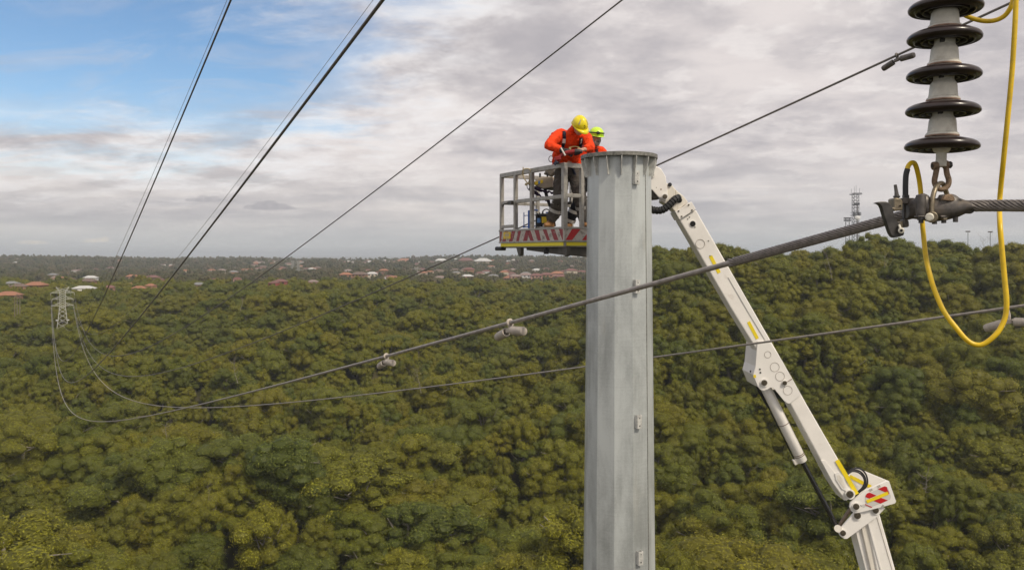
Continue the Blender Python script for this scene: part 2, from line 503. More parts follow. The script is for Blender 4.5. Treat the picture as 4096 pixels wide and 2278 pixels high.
def galv_mat(name, base, metal=0.55, rough=0.42, streak=True):
    m = bpy.data.materials.new(name); m.use_nodes = True
    t = NT(m.node_tree); b = t.n['Principled BSDF']
    tc = t.new('ShaderNodeTexCoord'); v = tc.outputs['Object']
    big = t.noise(t.mapping(v, (1.2, 1.2, 0.35)), 2.0, 5, 0.6, 0.3)
    hstreak = t.noise(t.mapping(v, (1.5, 1.5, 60)), 1.0, 3, 0.6)
    vstreak = t.noise(t.mapping(v, (22, 22, 0.5)), 1.0, 4, 0.6)
    spang = t.new('ShaderNodeTexVoronoi'); spang.inputs['Scale'].default_value = 55
    t.put(spang.inputs['Vector'], v)
    f = t.math('ADD', t.math('MULTIPLY', big, 0.72), t.math('MULTIPLY', hstreak, 0.08))
    f = t.math('ADD', f, t.math('MULTIPLY', vstreak, 0.14))
    f = t.math('ADD', f, t.math('MULTIPLY', t.sep(spang.outputs['Color'])[0], 0.04))
    lo = tuple(x * 0.66 for x in base) + (1,); hi = tuple(min(1, x * 1.16) for x in base) + (1,)
    c = t.mix(t.ramp(f, 0.30, 0.62), lo, hi)
    # small dark flux stains
    st = t.noise(t.mapping(v, (9, 9, 1.6)), 1.3, 6, 0.7, 0.5)
    c = t.mix(t.math('MULTIPLY', t.ramp(st, 0.74, 0.80), 0.75), c, (0.05, 0.05, 0.05, 1))
    # faint rust wash
    ru = t.noise(t.mapping(v, (3, 3, 0.8)), 1.2, 5, 0.6, 0.2)
    c = t.mix(t.math('MULTIPLY', t.ramp(ru, 0.60, 0.78), 0.22), c, (0.42, 0.36, 0.26, 1))
    t.put(b.inputs['Base Color'], c)
    t.put(b.inputs['Roughness'], t.ramp(f, 0.3, 0.75, rough - .06, rough + .14))
    b.inputs['Metallic'].default_value = metal
    bn = t.new('ShaderNodeBump'); bn.inputs['Strength'].default_value = 0.05; bn.inputs['Distance'].default_value = 0.01
    t.put(bn.inputs['Height'], t.math('ADD', hstreak, t.math('MULTIPLY', big, 1.5)))
    t.put(b.inputs['Normal'], bn.outputs[0])
    return m
M['galv'] = galv_mat('galv', (0.49, 0.515, 0.505), 0.28, 0.40)
M['galv_edge'] = pmat('galv_edge', (0.23, 0.225, 0.20), 0.55, metal=0.45, var=0.35, vscale=30, dirt=(0.05, 0.05, 0.045), dirt_amt=0.8, dirt_scale=14)
M['galv_plate'] = pmat('galv_plate', (0.56, 0.555, 0.52), 0.5, metal=0.2, var=0.2, vscale=20)

def worn_tape(name, col, under, amt, scale, lo, hi):
    m = bpy.data.materials.new(name); m.use_nodes = True
    t = NT(m.node_tree); b = t.n['Principled BSDF']
    tc = t.new('ShaderNodeTexCoord'); v = tc.outputs['Object']
    nz = t.noise(v, scale, 8, 0.7, 0.6)
    c = t.mix(t.math('MULTIPLY', t.ramp(nz, lo, hi), amt), tuple(col) + (1,), tuple(under) + (1,))
    t.put(b.inputs['Base Color'], c); b.inputs['Roughness'].default_value = 0.5
    return m
M['toe_white'] = worn_tape('toe_white', (0.50, 0.46, 0.41), (0.13, 0.10, 0.08), 0.85, 15, 0.50, 0.64)
M['toe_red_worn'] = worn_tape('toe_red_worn', (0.26, 0.030, 0.035), (0.30, 0.25, 0.21), 0.85, 16, 0.58, 0.68)
M['toe_red'] = worn_tape('toe_red', (0.45, 0.012, 0.016), (0.35, 0.30, 0.26), 0.7, 12, 0.66, 0.74)
M['toe_yellow'] = worn_tape('toe_yellow', (0.78, 0.66, 0.02), (0.22, 0.17, 0.03), 0.8, 13, 0.62, 0.72)
# ------------------------------------------------------------------ terrain
LY = np.array([-400, 0, 110, 150, 200, 260, 320, 400, 500, 600, 800, 1000, 1700, 2400, 2900, 3500, 5000, 70000.])
LZ = np.array([-50, -58, -61, -60, -58, -55, -46, -37, -30, -25, -25, -26, -26, -19, -16, -40, -60, -75.])
RY = np.array([-400, 0, 110, 150, 180, 205, 225, 255, 290, 330, 365, 395, 430, 600, 1000, 1700, 2400, 2900, 3500, 5000, 70000.])
RZ = np.array([-50, -58, -61, -60, -57, -55.5, -43, -35, -25, -12, -1, 3.2, 0, -20, -28, -28, -20, -16, -40, -60, -75.])
TREE_TOP = 15.0
def sstep(x, a, b):
    t = np.clip((x - a) / (b - a), 0, 1)
    return t * t * (3 - 2 * t)
def canopy(x, y):
    """height of the tree tops relative to the camera"""
    x = np.asarray(x, float); y = np.asarray(y, float)
    u = x / np.maximum(np.abs(y), 60.0)
    w = sstep(u, 0.055, 0.185)
    z = np.interp(y, LY, LZ) * (1 - w) + np.interp(y, RY, RZ) * w
    # ridges and gullies
    nearw = sstep(y, 100, 150) * (1 - sstep(y, 420, 600))
    n = (np.sin(x / 25 + 1.3 * np.sin(y / 31 + .7)) * np.sin(y / 17 + .9 * np.sin(x / 37)) * 4.2
         + np.sin(x / 13.5 + y / 15 + 1.1) * 1.5 + np.sin(x / 47 - y / 23) * 3.0)
    z = z + n * nearw * (1 - 0.45 * w * sstep(y, 330, 380))
    rg = np.sin(2 * math.pi * (y + .45 * x + 14 * np.sin(x / 43 + .6)) / 78 + .8) * 4.2 + np.sin(2 * math.pi * (y - .8 * x + 9 * np.sin(y / 37)) / 104) * 2.4
    z = z + rg * nearw * (1 - .75 * w * sstep(y, 320, 375))
    # a deep gully at the foot of the right hand hill
    g = np.exp(-((x - (0.46 * 205 + (y - 205) * 0.9)) / 26.0) ** 2) * np.exp(-((y - 203) / 11.0) ** 2)
    z = z - 9.0 * g
    z = z + 7.5 * np.exp(-((u - .452) / .034) ** 2) * sstep(y, 325, 365) * (1 - sstep(y, 400, 425))
    # the knoll in front of the lattice pylon hides its feet
    gk = np.exp(-((u + .57) / .035) ** 2) * sstep(y, 335, 372) * (1 - sstep(y, 398, 402))
    z = z + gk * np.maximum(-.099 * y - z, 0)
    # gentle far ridges
    far = sstep(y, 900, 1600) * (1 - sstep(y, 3000, 3600))
    z = z + far * (np.sin(x / 260 + 1.0) * 4.0 + np.sin(x / 117 + y / 300) * 2.5 + np.sin(y / 140 + x / 500) * 3.0)
    return z
def ground_z(x, y):
    return canopy(x, y) - TREE_TOP + CZ

def ground_mat():
    m = bpy.data.materials.new('bushland_floor'); m.use_nodes = True
    t = NT(m.node_tree); b = t.n['Principled BSDF']
    g = t.new('ShaderNodeNewGeometry'); v = g.outputs['Position']
    n1 = t.noise(v, 0.05, 6, 0.6); n2 = t.noise(v, 0.004, 7, 0.65, 0.4); n3 = t.noise(v, 0.35, 4, 0.6)
    c = t.mix(t.ramp(n1, .35, .65), (0.035, 0.036, 0.016, 1), (0.085, 0.075, 0.035, 1))
    c = t.mix(t.math('MULTIPLY', t.ramp(n3, .5, .7), .5), c, (0.12, 0.095, 0.06, 1))
    y = t.sep(v)[1]
    # open country far away: paddocks, towns, woodland
    c2 = t.mix(t.ramp(n2, .42, .58), (0.050, 0.058, 0.030, 1), (0.12, 0.115, 0.07, 1))
    c = t.mix(t.ramp(y, 1500, 4000), c, c2)
    t.put(b.inputs['Base Color'], c); b.inputs['Roughness'].default_value = 0.95
    b.inputs['Specular IOR Level'].default_value = 0.1
    return m

def build_ground():
    ys = np.concatenate([np.linspace(-300, 100, 9), np.linspace(115, 700, 80), np.geomspace(720, 3600, 60), np.geomspace(3800, 60000, 22)])
    us = np.linspace(-1.5, 1.5, 121)
    vs = []
    for y in ys:
        xs = us * (abs(y) + 260.0)
        zs = ground_z(xs, np.full_like(xs, y))
        vs.extend(zip(xs.tolist(), [float(y)] * len(xs), zs.tolist()))
    n = len(us); fs = []
    for i in range(len(ys) - 1):
        for j in range(n - 1):
            fs.append((i * n + j, i * n + j + 1, (i + 1) * n + j + 1, (i + 1) * n + j))
    me = bpy.data.meshes.new('ground'); me.from_pydata(vs, [], fs); me.materials.append(ground_mat()); me.shade_smooth()
    o = link('ground', me)
    tag(o, 'scrubby bushland floor under the trees, running out to the far plain', None, None, 'structure')
build_ground()

# ------------------------------------------------------------------ foliage
def leaf_mat(name, cols, tint=0.56, transl=0.20):
    """cols: 5 stops along the per tree random number"""
    m = bpy.data.materials.new(name); m.use_nodes = True
    t = NT(m.node_tree)
    for nd in list(t.n): t.n.remove(nd)
    out = t.new('ShaderNodeOutputMaterial')
    oi = t.new('ShaderNodeObjectInfo')
    rp = t.new('ShaderNodeValToRGB')
    cr = rp.color_ramp
    while len(cr.elements) < len(cols): cr.elements.new(0.5)
    for i, c in enumerate(cols):
        cr.elements[i].position = i / (len(cols) - 1)
        cr.elements[i].color = tuple(c) + (1,)
    # kinds of gum vary by stand; the patches also paint in cloud shadow
    sp = t.noise(t.mapping(oi.outputs['Location'], (1, 1, 0)), 0.022, 3, 0.6)
    t.put(rp.inputs[0], t.math('ADD', t.math('MULTIPLY', oi.outputs['Random'], 0.62), t.ramp(sp, 0.33, 0.67, 0.0, 0.38), clamp=True))
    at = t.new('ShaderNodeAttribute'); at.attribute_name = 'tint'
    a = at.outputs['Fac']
    # leaf to leaf and spray to spray variation, painted inner shade; young tips warmer
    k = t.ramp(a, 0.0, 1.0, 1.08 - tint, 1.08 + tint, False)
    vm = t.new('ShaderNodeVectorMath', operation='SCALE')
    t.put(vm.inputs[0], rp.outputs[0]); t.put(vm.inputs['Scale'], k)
    tip = t.new('ShaderNodeAttribute'); tip.attribute_name = 'tip'
    warm = t.mix(t.math('MULTIPLY', tip.outputs['Fac'], 0.40), vm.outputs[0], (0.22, 0.185, 0.016, 1))
    d = t.new('ShaderNodeBsdfPrincipled')
    t.put(d.inputs['Base Color'], warm); d.inputs['Roughness'].default_value = 0.55
    d.inputs['Specular IOR Level'].default_value = 0.25
    tr = t.new('ShaderNodeBsdfTranslucent'); t.put(tr.inputs[0], warm)
    mx = t.new('ShaderNodeMixShader'); mx.inputs[0].default_value = transl
    t.l.new(d.outputs[0], mx.inputs[1]); t.l.new(tr.outputs[0], mx.inputs[2])
    t.l.new(mx.outputs[0], out.inputs[0])
    return m
M['leaf'] = leaf_mat('gum_leaf', [(0.082, 0.100, 0.017), (0.138, 0.154, 0.016), (0.206, 0.188, 0.013), (0.104, 0.130, 0.018), (0.158, 0.170, 0.015), (0.208, 0.200, 0.013), (0.172, 0.174, 0.014), (0.228, 0.208, 0.013)])
M['leaf_suburb'] = leaf_mat('suburb_leaf', [(0.085, 0.096, 0.034), (0.125, 0.128, 0.042), (0.072, 0.084, 0.040), (0.160, 0.136, 0.066), (0.095, 0.104, 0.040), (0.20, 0.158, 0.10), (0.105, 0.120, 0.040), (0.14, 0.135, 0.06)])

def crown_arrays(seed, R, H, nl, per, leaf, droop=0.35, flat=1.0, low=-1.25):
    """leaf sprays on many small domes that make up a gum crown; returns verts, faces, tint, tip. Crown centre at z=0 .. top at H"""
    rng = np.random.default_rng(seed)
    V = []; T = []; TIP = []
    # dome centres
    cents = []
    tries = 0
    while len(cents) < nl and tries < 4000:
        tries += 1
        a = rng.uniform(0, 2 * math.pi); h = rng.uniform(low, 1.0)
        rr = math.sqrt(max(0.0, 1 - max(h, 0) ** 2)) * (1.0 if h > 0 else 1 + h * .22)
        s = rng.uniform(0.66, 1.0) if rng.random() < .85 else rng.uniform(0.3, 0.6)
        lump = 1 + 0.25 * math.sin(2 * a + seed) + 0.15 * math.sin(3 * a + seed * 1.7)
        c = np.array([math.cos(a) * rr * R * .78 * s * lump, math.sin(a) * rr * R * .78 * s * lump, h * H * .80 * s + 0.0])
        if all(np.linalg.norm((c - q[0]) / np.array([1, 1, .8])) > R * .20 for q in cents):
            cents.append((c, R * rng.uniform(0.17, 0.34)))
    for c, r in cents:
        n = int(per * (r / (R * .28)) ** 2)
        d = rng.normal(size=(n, 3)); d /= np.linalg.norm(d, axis=1)[:, None]
        d[:, 2] = np.where(d[:, 2] < -0.7, -d[:, 2], d[:, 2])
        ex = np.array([1.0, 1.0, 1.08 * flat])
        rad = r * (1 + rng.normal(0, 0.12, n)) * np.where(rng.random(n) < .24, rng.uniform(1.0, 1.38, n), 1.0)
        p = c + d * ex * rad[:, None]
        # leaf frame
        nrm = d + rng.normal(0, 0.30, (n, 3)) + np.array([0, 0, 0.10]); nrm /= np.linalg.norm(nrm, axis=1)[:, None]
        ax = rng.normal(size=(n, 3)) + np.array([0, 0, -droop * 3]) + d * .4
        ax -= nrm * np.sum(ax * nrm, axis=1)[:, None]; ax /= np.maximum(np.linalg.norm(ax, axis=1), 1e-6)[:, None]
        sd = np.cross(nrm, ax)
        L = leaf * rng.uniform(0.7, 1.55, n)[:, None]; Wd = L * rng.uniform(0.30, 0.52, n)[:, None]
        q = np.stack([p - ax * L * .5, p + sd * Wd * .5 + nrm * L * .08, p + ax * L * .5 - nrm * L * .10, p - sd * Wd * .5 + nrm * L * .08], axis=1)
        V.append(q.reshape(-1, 3))
        lob = rng.uniform(0.32, 0.72)
        tt = np.clip(lob + rng.normal(0, 0.24, n), 0, 1)
        tp = np.clip((rad / r - 0.98) * 3.5, 0, 1) * rng.uniform(0.2, 1, n) * (1 if rng.random() < .7 else .3)
        T.append(np.repeat(tt, 4)); TIP.append(np.repeat(tp, 4))
    V = np.concatenate(V); T = np.concatenate(T); TIP = np.concatenate(TIP)
    nq = len(V) // 4
    Fq = np.arange(nq * 4).reshape(-1, 4)
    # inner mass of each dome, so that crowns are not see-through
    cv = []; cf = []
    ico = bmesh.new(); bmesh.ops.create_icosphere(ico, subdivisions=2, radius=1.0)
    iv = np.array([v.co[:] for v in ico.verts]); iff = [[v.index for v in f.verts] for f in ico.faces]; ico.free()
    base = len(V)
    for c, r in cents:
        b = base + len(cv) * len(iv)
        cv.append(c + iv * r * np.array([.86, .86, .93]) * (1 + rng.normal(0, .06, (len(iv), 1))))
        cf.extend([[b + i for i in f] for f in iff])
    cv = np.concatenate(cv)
    T = np.concatenate([T, np.full(len(cv), .12)]); TIP = np.concatenate([TIP, np.zeros(len(cv))])  # inner masses tinted darker than the leaves, painting in the crown's inner shade
    return np.concatenate([V, cv]), Fq.tolist() + cf, T, TIP

def crown_mesh(name, mat, *a, trunk=None, **k):
    V, Fc, T, TIP = crown_arrays(*a, **k)
    mats = [mat]; mi = [0] * len(Fc)
    if trunk:
        b = len(V)
        V = np.concatenate([V, np.array([tuple(p) for p in trunk.v])]); Fc = Fc + [tuple(i + b for i in f) for f in trunk.f]
        T = np.concatenate([T, np.full(len(trunk.v), .5)]); TIP = np.concatenate([TIP, np.zeros(len(trunk.v))])
        mats.append(M['bark_pale']); mi += [1] * len(trunk.f)
    me = bpy.data.meshes.new(name)
    me.from_pydata(V.tolist(), [], Fc)
    for mt in mats: me.materials.append(mt)
    me.polygons.foreach_set('material_index', mi)
    for nm, arr in (('tint', T), ('tip', TIP)):
        at = me.attributes.new(nm, 'FLOAT', 'POINT'); at.data.foreach_set('value', arr.astype(np.float32))
    me.update()
    return me

def trunk_mb(seed, h0, R, H):
    """tapered trunk with limbs; z measured from the crown centre, ground at -h0"""
    rng = random.Random(seed); mb = MB()
    top = Vector((rng.uniform(-.3, .3) * R * .3, rng.uniform(-.3, .3) * R * .3, H * .35))
    pts = [Vector((0, 0, -h0)), Vector((rng.uniform(-.3, .3), rng.uniform(-.3, .3), -h0 * .5)), Vector((rng.uniform(-.4, .4), rng.uniform(-.4, .4), -h0 * .1)), top]
    mb.tube(pts, [.34, .26, .19, .06], 7)
    for i in range(rng.randint(5, 7)):
        a = rng.uniform(0, 6.28); s = pts[1].lerp(pts[2], rng.random()) if i % 2 else pts[2].lerp(top, rng.random() * .6)
        e = Vector((math.cos(a) * R * rng.uniform(.6, .9), math.sin(a) * R * rng.uniform(.6, .9), rng.uniform(-.05, .55) * H))
        mid = s.lerp(e, .5) + Vector((0, 0, rng.uniform(-.5, .3)))
        mb.tube([s, mid, e], [.13, .085, .03], 5)
    return mb

# crown kinds; base of the tree at the origin, crown centre at CH above it
CH = 6.6
def lift(mesh, dz):
    mesh.transform(Matrix.Translation((0, 0, dz))); return mesh
NEAR_KINDS = []; NEAR_TRUNKS = []
specs = [(4.0, 4.6, 44, 170, .33, .35), (3.5, 5.0, 40, 150, .35, .5), (4.5, 4.1, 50, 160, .33, .25), (3.1, 4.6, 32, 160, .33, .6),
         (3.9, 4.4, 56, 125, .34, .3), (3.4, 4.2, 30, 260, .30, .7), (4.2, 4.9, 42, 190, .33, .4), (3.6, 4.3, 46, 140, .33, .3)]
for i, (R, H, nl, per, leaf, dr) in enumerate(specs):
    NEAR_KINDS.append(lift(crown_mesh('gum_crown', M['leaf'], 11 + i, R, H, nl, int(per * 2.1), leaf * .62, dr), CH))
    NEAR_TRUNKS.append(lift(trunk_mb(60 + i, CH, R, H).mesh('gum_trunk', M['bark_pale'], 60), CH))

def hidden_kinds(prefix, specs, mat, seed0, ch, trunk=True):
    col = bpy.data.collections.new(prefix)           # source shapes for the wood; not linked to the scene
    for i, (R, H, nl, per, leaf, dr) in enumerate(specs):
        me = crown_mesh(prefix, mat, seed0 + i, R, H, nl, per, leaf, dr, trunk=trunk_mb(seed0 + 40 + i, ch, R, H) if trunk else None)
        lift(me, ch)
        o = bpy.data.objects.new('%s_%02d' % (prefix, i), me)
        col.objects.link(o)
    return col
mid_col = hidden_kinds('mid_crown', [(s[0], s[1], s[2] - 2, int(s[3] * .85), s[4] * 1.0, s[5]) for s in specs], M['leaf'], 111, CH)
far_specs = [(4.8, 4.2, 13, 46, .85, .3), (4.2, 4.6, 12, 46, .85, .3), (5.4, 3.6, 14, 46, .9, .3), (3.6, 4.8, 10, 46, .8, .4), (4.6, 3.9, 12, 46, .85, .3)]
far_col = hidden_kinds('far_crown', far_specs, M['leaf_suburb'], 211, 6.5, trunk=False)

def scatter_object(name, pts, scl, rot, var, col, label):
    me = bpy.data.meshes.new(name)
    me.from_pydata([tuple(p) for p in pts], [], [])
    n = len(pts)
    a = me.attributes.new('scl', 'FLOAT_VECTOR', 'POINT'); a.data.foreach_set('vector', np.asarray(scl, np.float32).ravel())
    a = me.attributes.new('rot', 'FLOAT_VECTOR', 'POINT'); a.data.foreach_set('vector', np.asarray(rot, np.float32).ravel())
    a = me.attributes.new('var', 'INT', 'POINT'); a.data.foreach_set('value', np.asarray(var, np.int32))
    o = link(name, me)
    ng = bpy.data.node_groups.new(name + '_nodes', 'GeometryNodeTree')
    ng.interface.new_socket('Geometry', in_out='INPUT', socket_type='NodeSocketGeometry')
    ng.interface.new_socket('Geometry', in_out='OUTPUT', socket_type='NodeSocketGeometry')
    gi = ng.nodes.new('NodeGroupInput'); go = ng.nodes.new('NodeGroupOutput')
    ip = ng.nodes.new('GeometryNodeInstanceOnPoints')
    ci = ng.nodes.new('GeometryNodeCollectionInfo')
    ci.inputs['Collection'].default_value = col
    ci.inputs['Separate Children'].default_value = True
    ci.inputs['Reset Children'].default_value = True
    def attr(nm, ty):
        nd = ng.nodes.new('GeometryNodeInputNamedAttribute'); nd.data_type = ty; nd.inputs['Name'].default_value = nm
        return [s for s in nd.outputs if s.enabled][0]
    ng.links.new(gi.outputs[0], ip.inputs['Points'])
    ng.links.new(ci.outputs[0], ip.inputs['Instance'])
    ip.inputs['Pick Instance'].default_value = True
    ng.links.new(attr('var', 'INT'), ip.inputs['Instance Index'])
    er = ng.nodes.new('FunctionNodeEulerToRotation')
    ng.links.new(attr('rot', 'FLOAT_VECTOR'), er.inputs[0])
    ng.links.new(er.outputs[0], ip.inputs['Rotation'])
    ng.links.new(attr('scl', 'FLOAT_VECTOR'), ip.inputs['Scale'])
    ng.links.new(ip.outputs[0], go.inputs[0])
    md = o.modifiers.new('scatter', 'NODES'); md.node_group = ng
    tag(o, label, None, None, 'stuff')
    return o

# ---- clearings: houses first
HOUSES = []        # (x, y, width, depth, height, roof, wall, rotation, hand label)
def add_house(px, py, wpx, Y, roof, wall, rot=0.0, lab=None, h=3.4, hip=True, dp=0.75):
    """px,py: eaves line centre in the 2576 wide picture, wpx: width there"""
    if py > 648:
        Y0 = Y
        for yy in np.arange(480, 2600, 5.0):        # first place down the line of sight where the slope is reached
            q = W(px, py, yy)
            if q.z - CZ <= float(canopy(q.x, yy)) + 1.0:
                Y = float(yy); break
        h = h * Y / Y0
    p = W(px, py, Y)
    w = wpx * G_ / F * Y
    HOUSES.append(dict(x=p.x, y=Y, ze=p.z, w=w, d=max(6.0, w * dp), h=h, roof=roof, wall=wall, rot=rot, lab=lab, hip=hip))
add_house(22, 741, 50, 470, 'orange', 'brick', .15, 'orange-roofed brick house at the left edge, nearest house to the bush', 3.6)
add_house(91, 716, 44, 540, 'orange', 'brick', -.1, 'orange-red hipped roof house up behind the lattice pylon on its left', 3.2)
add_house(48, 719, 34, 600, 'brown', 'brick', .3, 'dark brown roofed house between the two orange houses at left', 3.2)
add_house(30, 712, 30, 660, 'grey', 'cream', -.2, 'grey roofed house behind the dark brown roof at left', 3.2)
add_house(212, 724, 50, 560, 'white', 'white', .35, 'long low white roofed building just right of the lattice pylon top', 3.0, dp=.5)
add_house(228, 698, 30, 690, 'white', 'white', .2, 'white roofed house further uphill from the long white building', 3.0)
add_house(222, 706, 32, 640, 'brown', 'brick', .1, 'brown flat-roofed house between the two white roofs', 3.0)
add_house(276, 722, 22, 580, 'red', 'brick', .3, 'small dull red roof beside the long white building', 3.0)
add_house(350, 724, 30, 570, 'orange', 'brick', .25, 'orange roofed house left of the thick middle cable at the bush edge', 3.2)
add_house(379, 718, 20, 590, 'orange', 'brick', -.3, 'small bright orange roof close beside the thick middle cable', 3.6)
add_house(597, 701, 20, 680, 'red', 'pink', .4, 'small pink walled house alone among trees right of the middle cable', 3.4)
add_house(706, 707, 30, 640, 'red', 'redbrick', .1, 'deep red two-storey house below the far pylon at the bush edge', 5.2)
add_house(690, 711, 22, 620, 'red', 'redbrick', -.4, 'low red wing beside the deep red two-storey house', 3.0)
add_house(788, 708, 24, 650, 'pinkgrey', 'pink', .0, 'pinkish grey roofed house alone at the bush edge', 3.4)
add_house(870, 690, 30, 900, 'orange', 'brick', .2, 'orange brick house in the small valley cluster', 3.4)
add_house(905, 689, 34, 930, 'brown', 'brick', -.1, 'long brown roof beside the orange brick valley house', 3.0)
add_house(936, 688, 26, 960, 'white', 'cream', .3, 'cream house at the end of the small valley cluster', 3.4)
add_house(1296, 694, 26, 800, 'pinkgrey', 'pink', .2, 'pink townhouse under the basket, left end of its row', 5.0)
add_house(1322, 691, 30, 810, 'pinkgrey', 'white', -.2, 'white fronted townhouse under the basket beside the pink one', 5.6)
add_house(1349, 692, 28, 820, 'red', 'pink', .1, 'red roofed townhouse third in the row under the basket', 4.6)
add_house(1374, 690, 28, 830, 'red', 'brick', .3, 'brick townhouse fourth in the row under the basket', 4.6)
add_house(1402, 687, 30, 850, 'orange', 'pink', -.1, 'orange roofed pink house near the steel pole in that row', 4.6)
add_house(1436, 680, 28, 900, 'red', 'cream', .2, 'cream house close against the left edge of the steel pole', 4.2)
add_house(1268, 684, 20, 1000, 'orange', 'cream', .2, 'small orange roof up the slope left of the townhouse row', 3.4)
add_house(1180, 677, 26, 1150, 'red', 'brick', .0, 'red roofed hall in mid slope below the white tower', 3.6)
add_house(1018, 657, 40, 2100, 'orange', 'brick', .0, 'large orange brick block on the far ridge', 9.0)
add_house(1147, 652, 13, 2250, 'white', 'white', .0, 'tall white block beside red roofs on the far ridge', 20.0)
add_house(1172, 654, 34, 2200, 'red', 'brick', .0, 'long red roof right of the tall white ridge block', 9.0)
add_house(1215, 656, 40, 2250, 'white', 'cream', .0, 'long pale hall along the far ridge', 6.0)
add_house(1110, 655, 30, 2200, 'white', 'white', .1, 'pale hall left of the tall white ridge block', 8.0)
add_house(207, 644, 7, 3000, 'white', 'white', 0, 'small white tower block on the skyline above the lattice pylon', 22.0, False)
add_house(168, 645, 4, 3000, 'white', 'white', 0, 'thin white tower on the skyline left of the tower block', 20.0, False)
add_house(1560, 640, 16, 3200, 'white', 'white', 0, 'white tower on the horizon behind the steel pole', 24.0, False)
add_house(1448, 643, 18, 3100, 'white', 'white', 0, 'pale towers on the horizon under the basket floor', 20.0, False)
rngH = random.Random(5)
def scatter_houses(n, x0, x1, y0, y1, cols, wmin, wmax, what):
    k = 0; tries = 0
    while k < n and tries < n * 60:
        tries += 1
        px = rngH.uniform(x0, x1); Y = rngH.uniform(y0, y1)
        u = (px * G_ - 2048) / F
        x = u * Y; zc_ = float(canopy(x, Y))
        ze = zc_ - 2.0 + CZ
        py = (HOR - (ze - CZ) / Y * F) / G_
        wd = rngH.uniform(wmin, wmax)
        if any(abs(h['x'] - x) < (h['w'] + wd) * .62 and abs(h['y'] - Y) < 20 for h in HOUSES): continue
        roof = rngH.choice(cols); wall = rngH.choice(['cream', 'brick', 'white', 'pink', 'cream'])
        HOUSES.append(dict(x=x, y=Y, ze=ze, w=wd, d=wd * rngH.uniform(.6, .8), h=rngH.choice([3.2, 3.2, 5.2]), roof=roof, wall=wall,
                           rot=rngH.uniform(-.5, .5), lab=None, hip=True, zone=what))
        k += 1
R_ = ['orange', 'red', 'brown', 'grey', 'white', 'pinkgrey', 'red', 'orange']
scatter_houses(10, -40, 560, 640, 1100, R_, 9, 14, 'suburb left of the middle cable')
scatter_houses(16, 20, 640, 1150, 2300, R_, 10, 15, 'far slope at left')
scatter_houses(30, 640, 800, 1500, 2600, R_, 11, 17, 'hillside behind the far pylon')
scatter_houses(34, 860, 1020, 2250, 2800, ['white', 'red', 'orange', 'pinkgrey'], 13, 20, 'pale cluster on the far ridge')
scatter_houses(30, 1020, 1480, 1250, 2500, R_, 10, 15, 'far slope beneath the basket')
scatter_houses(14, 820, 1300, 880, 1250, R_, 10, 15, 'valley beyond the bush')
scatter_houses(14, 1200, 1480, 900, 1250, R_, 10, 15, 'slope behind the townhouse row')

rngT = np.random.default_rng(77)
def jitter_grid(y0, y1, sp0, sp1, ulim, x0=0):
    pts = []
    y = y0
    while y < y1:
        f = (y - y0) / (y1 - y0)
        sp = sp0 + (sp1 - sp0) * f
        half = ulim * (y + 25)
        n = int(2 * half / sp)
        xs = -half + (np.arange(n) + rngT.uniform(-.42, .42, n)) * sp + rngT.uniform(-sp / 2, sp / 2)
        ysr = y + rngT.uniform(-.45, .45, n) * sp
        pts.append(np.stack([xs, ysr], 1))
        y += sp * .92
    return np.concatenate(pts)

PY_X, PY_Y = -228.0, 400.0       # lattice pylon
def in_clear(pts):
    keep = np.ones(len(pts), bool)
    for h in HOUSES:
        dx = np.abs(pts[:, 0] - h['x'] * (pts[:, 1] / h['y'])); dy = pts[:, 1] - h['y']
        keep &= ~((dx < h['w'] * .60 + 2.0) & (dy > -h['d'] * .6 - 4) & (dy < h['d'] * .6 + 3))
    # cleared footing of the pylon and the line easement in front of it
    t = pts[:, 1] / PY_Y
    keep &= ~((np.abs(pts[:, 0] - PY_X * t) < 8.5) & (pts[:, 1] > PY_Y - 6) & (pts[:, 1] < PY_Y + 6))
    keep &= ~((np.abs(pts[:, 0] - 1.56) < 12) & (np.abs(pts[:, 1] - 11) < 20))
    return keep

def cap_tops(pts, top):
    """garden shrubs rather than tall trees in front of each house"""
    top = top.copy()
    for h in HOUSES:
        near = 70.0 if h['y'] < 1000 else (120.0 if h['y'] < 1500 else 230.0)
        dy = h['y'] - pts[:, 1]
        dx = np.abs(pts[:, 0] - h['x'] * (pts[:, 1] / h['y']))
        m = (dx < h['w'] * .55 + 1.5) & (dy > 0) & (dy < near)
        sight = CZ + (h['ze'] - h['h'] * .55 - CZ) * (pts[:, 1] / h['y']) + rngT.uniform(-1.0, 2.6, len(pts))
        top = np.where(m, np.minimum(top, sight), top)
    return top
big_ = np.concatenate([jitter_grid(112, 470, 11.0, 11.8, 0.80), jitter_grid(470, 740, 11.5, 11.5, 0.80)])
low_ = np.concatenate([jitter_grid(112, 470, 5.9, 6.4, 0.80), jitter_grid(470, 740, 7.0, 8.0, 0.80)])
big_ = big_[in_clear(big_)]; low_ = low_[in_clear(low_)]
NB = len(big_)
bush = np.concatenate([big_, low_])
hedges = []
for h in HOUSES:
    if h['y'] < 1300:
        n_ = int(h['w'] / 3.2) + 2
        for row in (3.0, 8.0):
            for i in range(n_):
                yy = h['y'] - h['d'] * .5 - row - rngT.uniform(0, 2)
                hedges.append((h['x'] * yy / h['y'] + (i + rngT.uniform(-.3, .3) - (n_ - 1) / 2) * 3.2, yy))
hedges = np.array(hedges)
bush = np.concatenate([bush, hedges[hedges[:, 1] < 740]])
size = 1.62 * rngT.choice([.62, .82, 1.0, 1.2, 1.5], len(bush), p=[.18, .27, .27, .18, .10]) * rngT.uniform(.92, 1.08, len(bush))
hs = rngT.uniform(-2.2, 2.6, len(bush)) + (size - 1.62) * 4.5
under = np.arange(len(bush)) >= NB
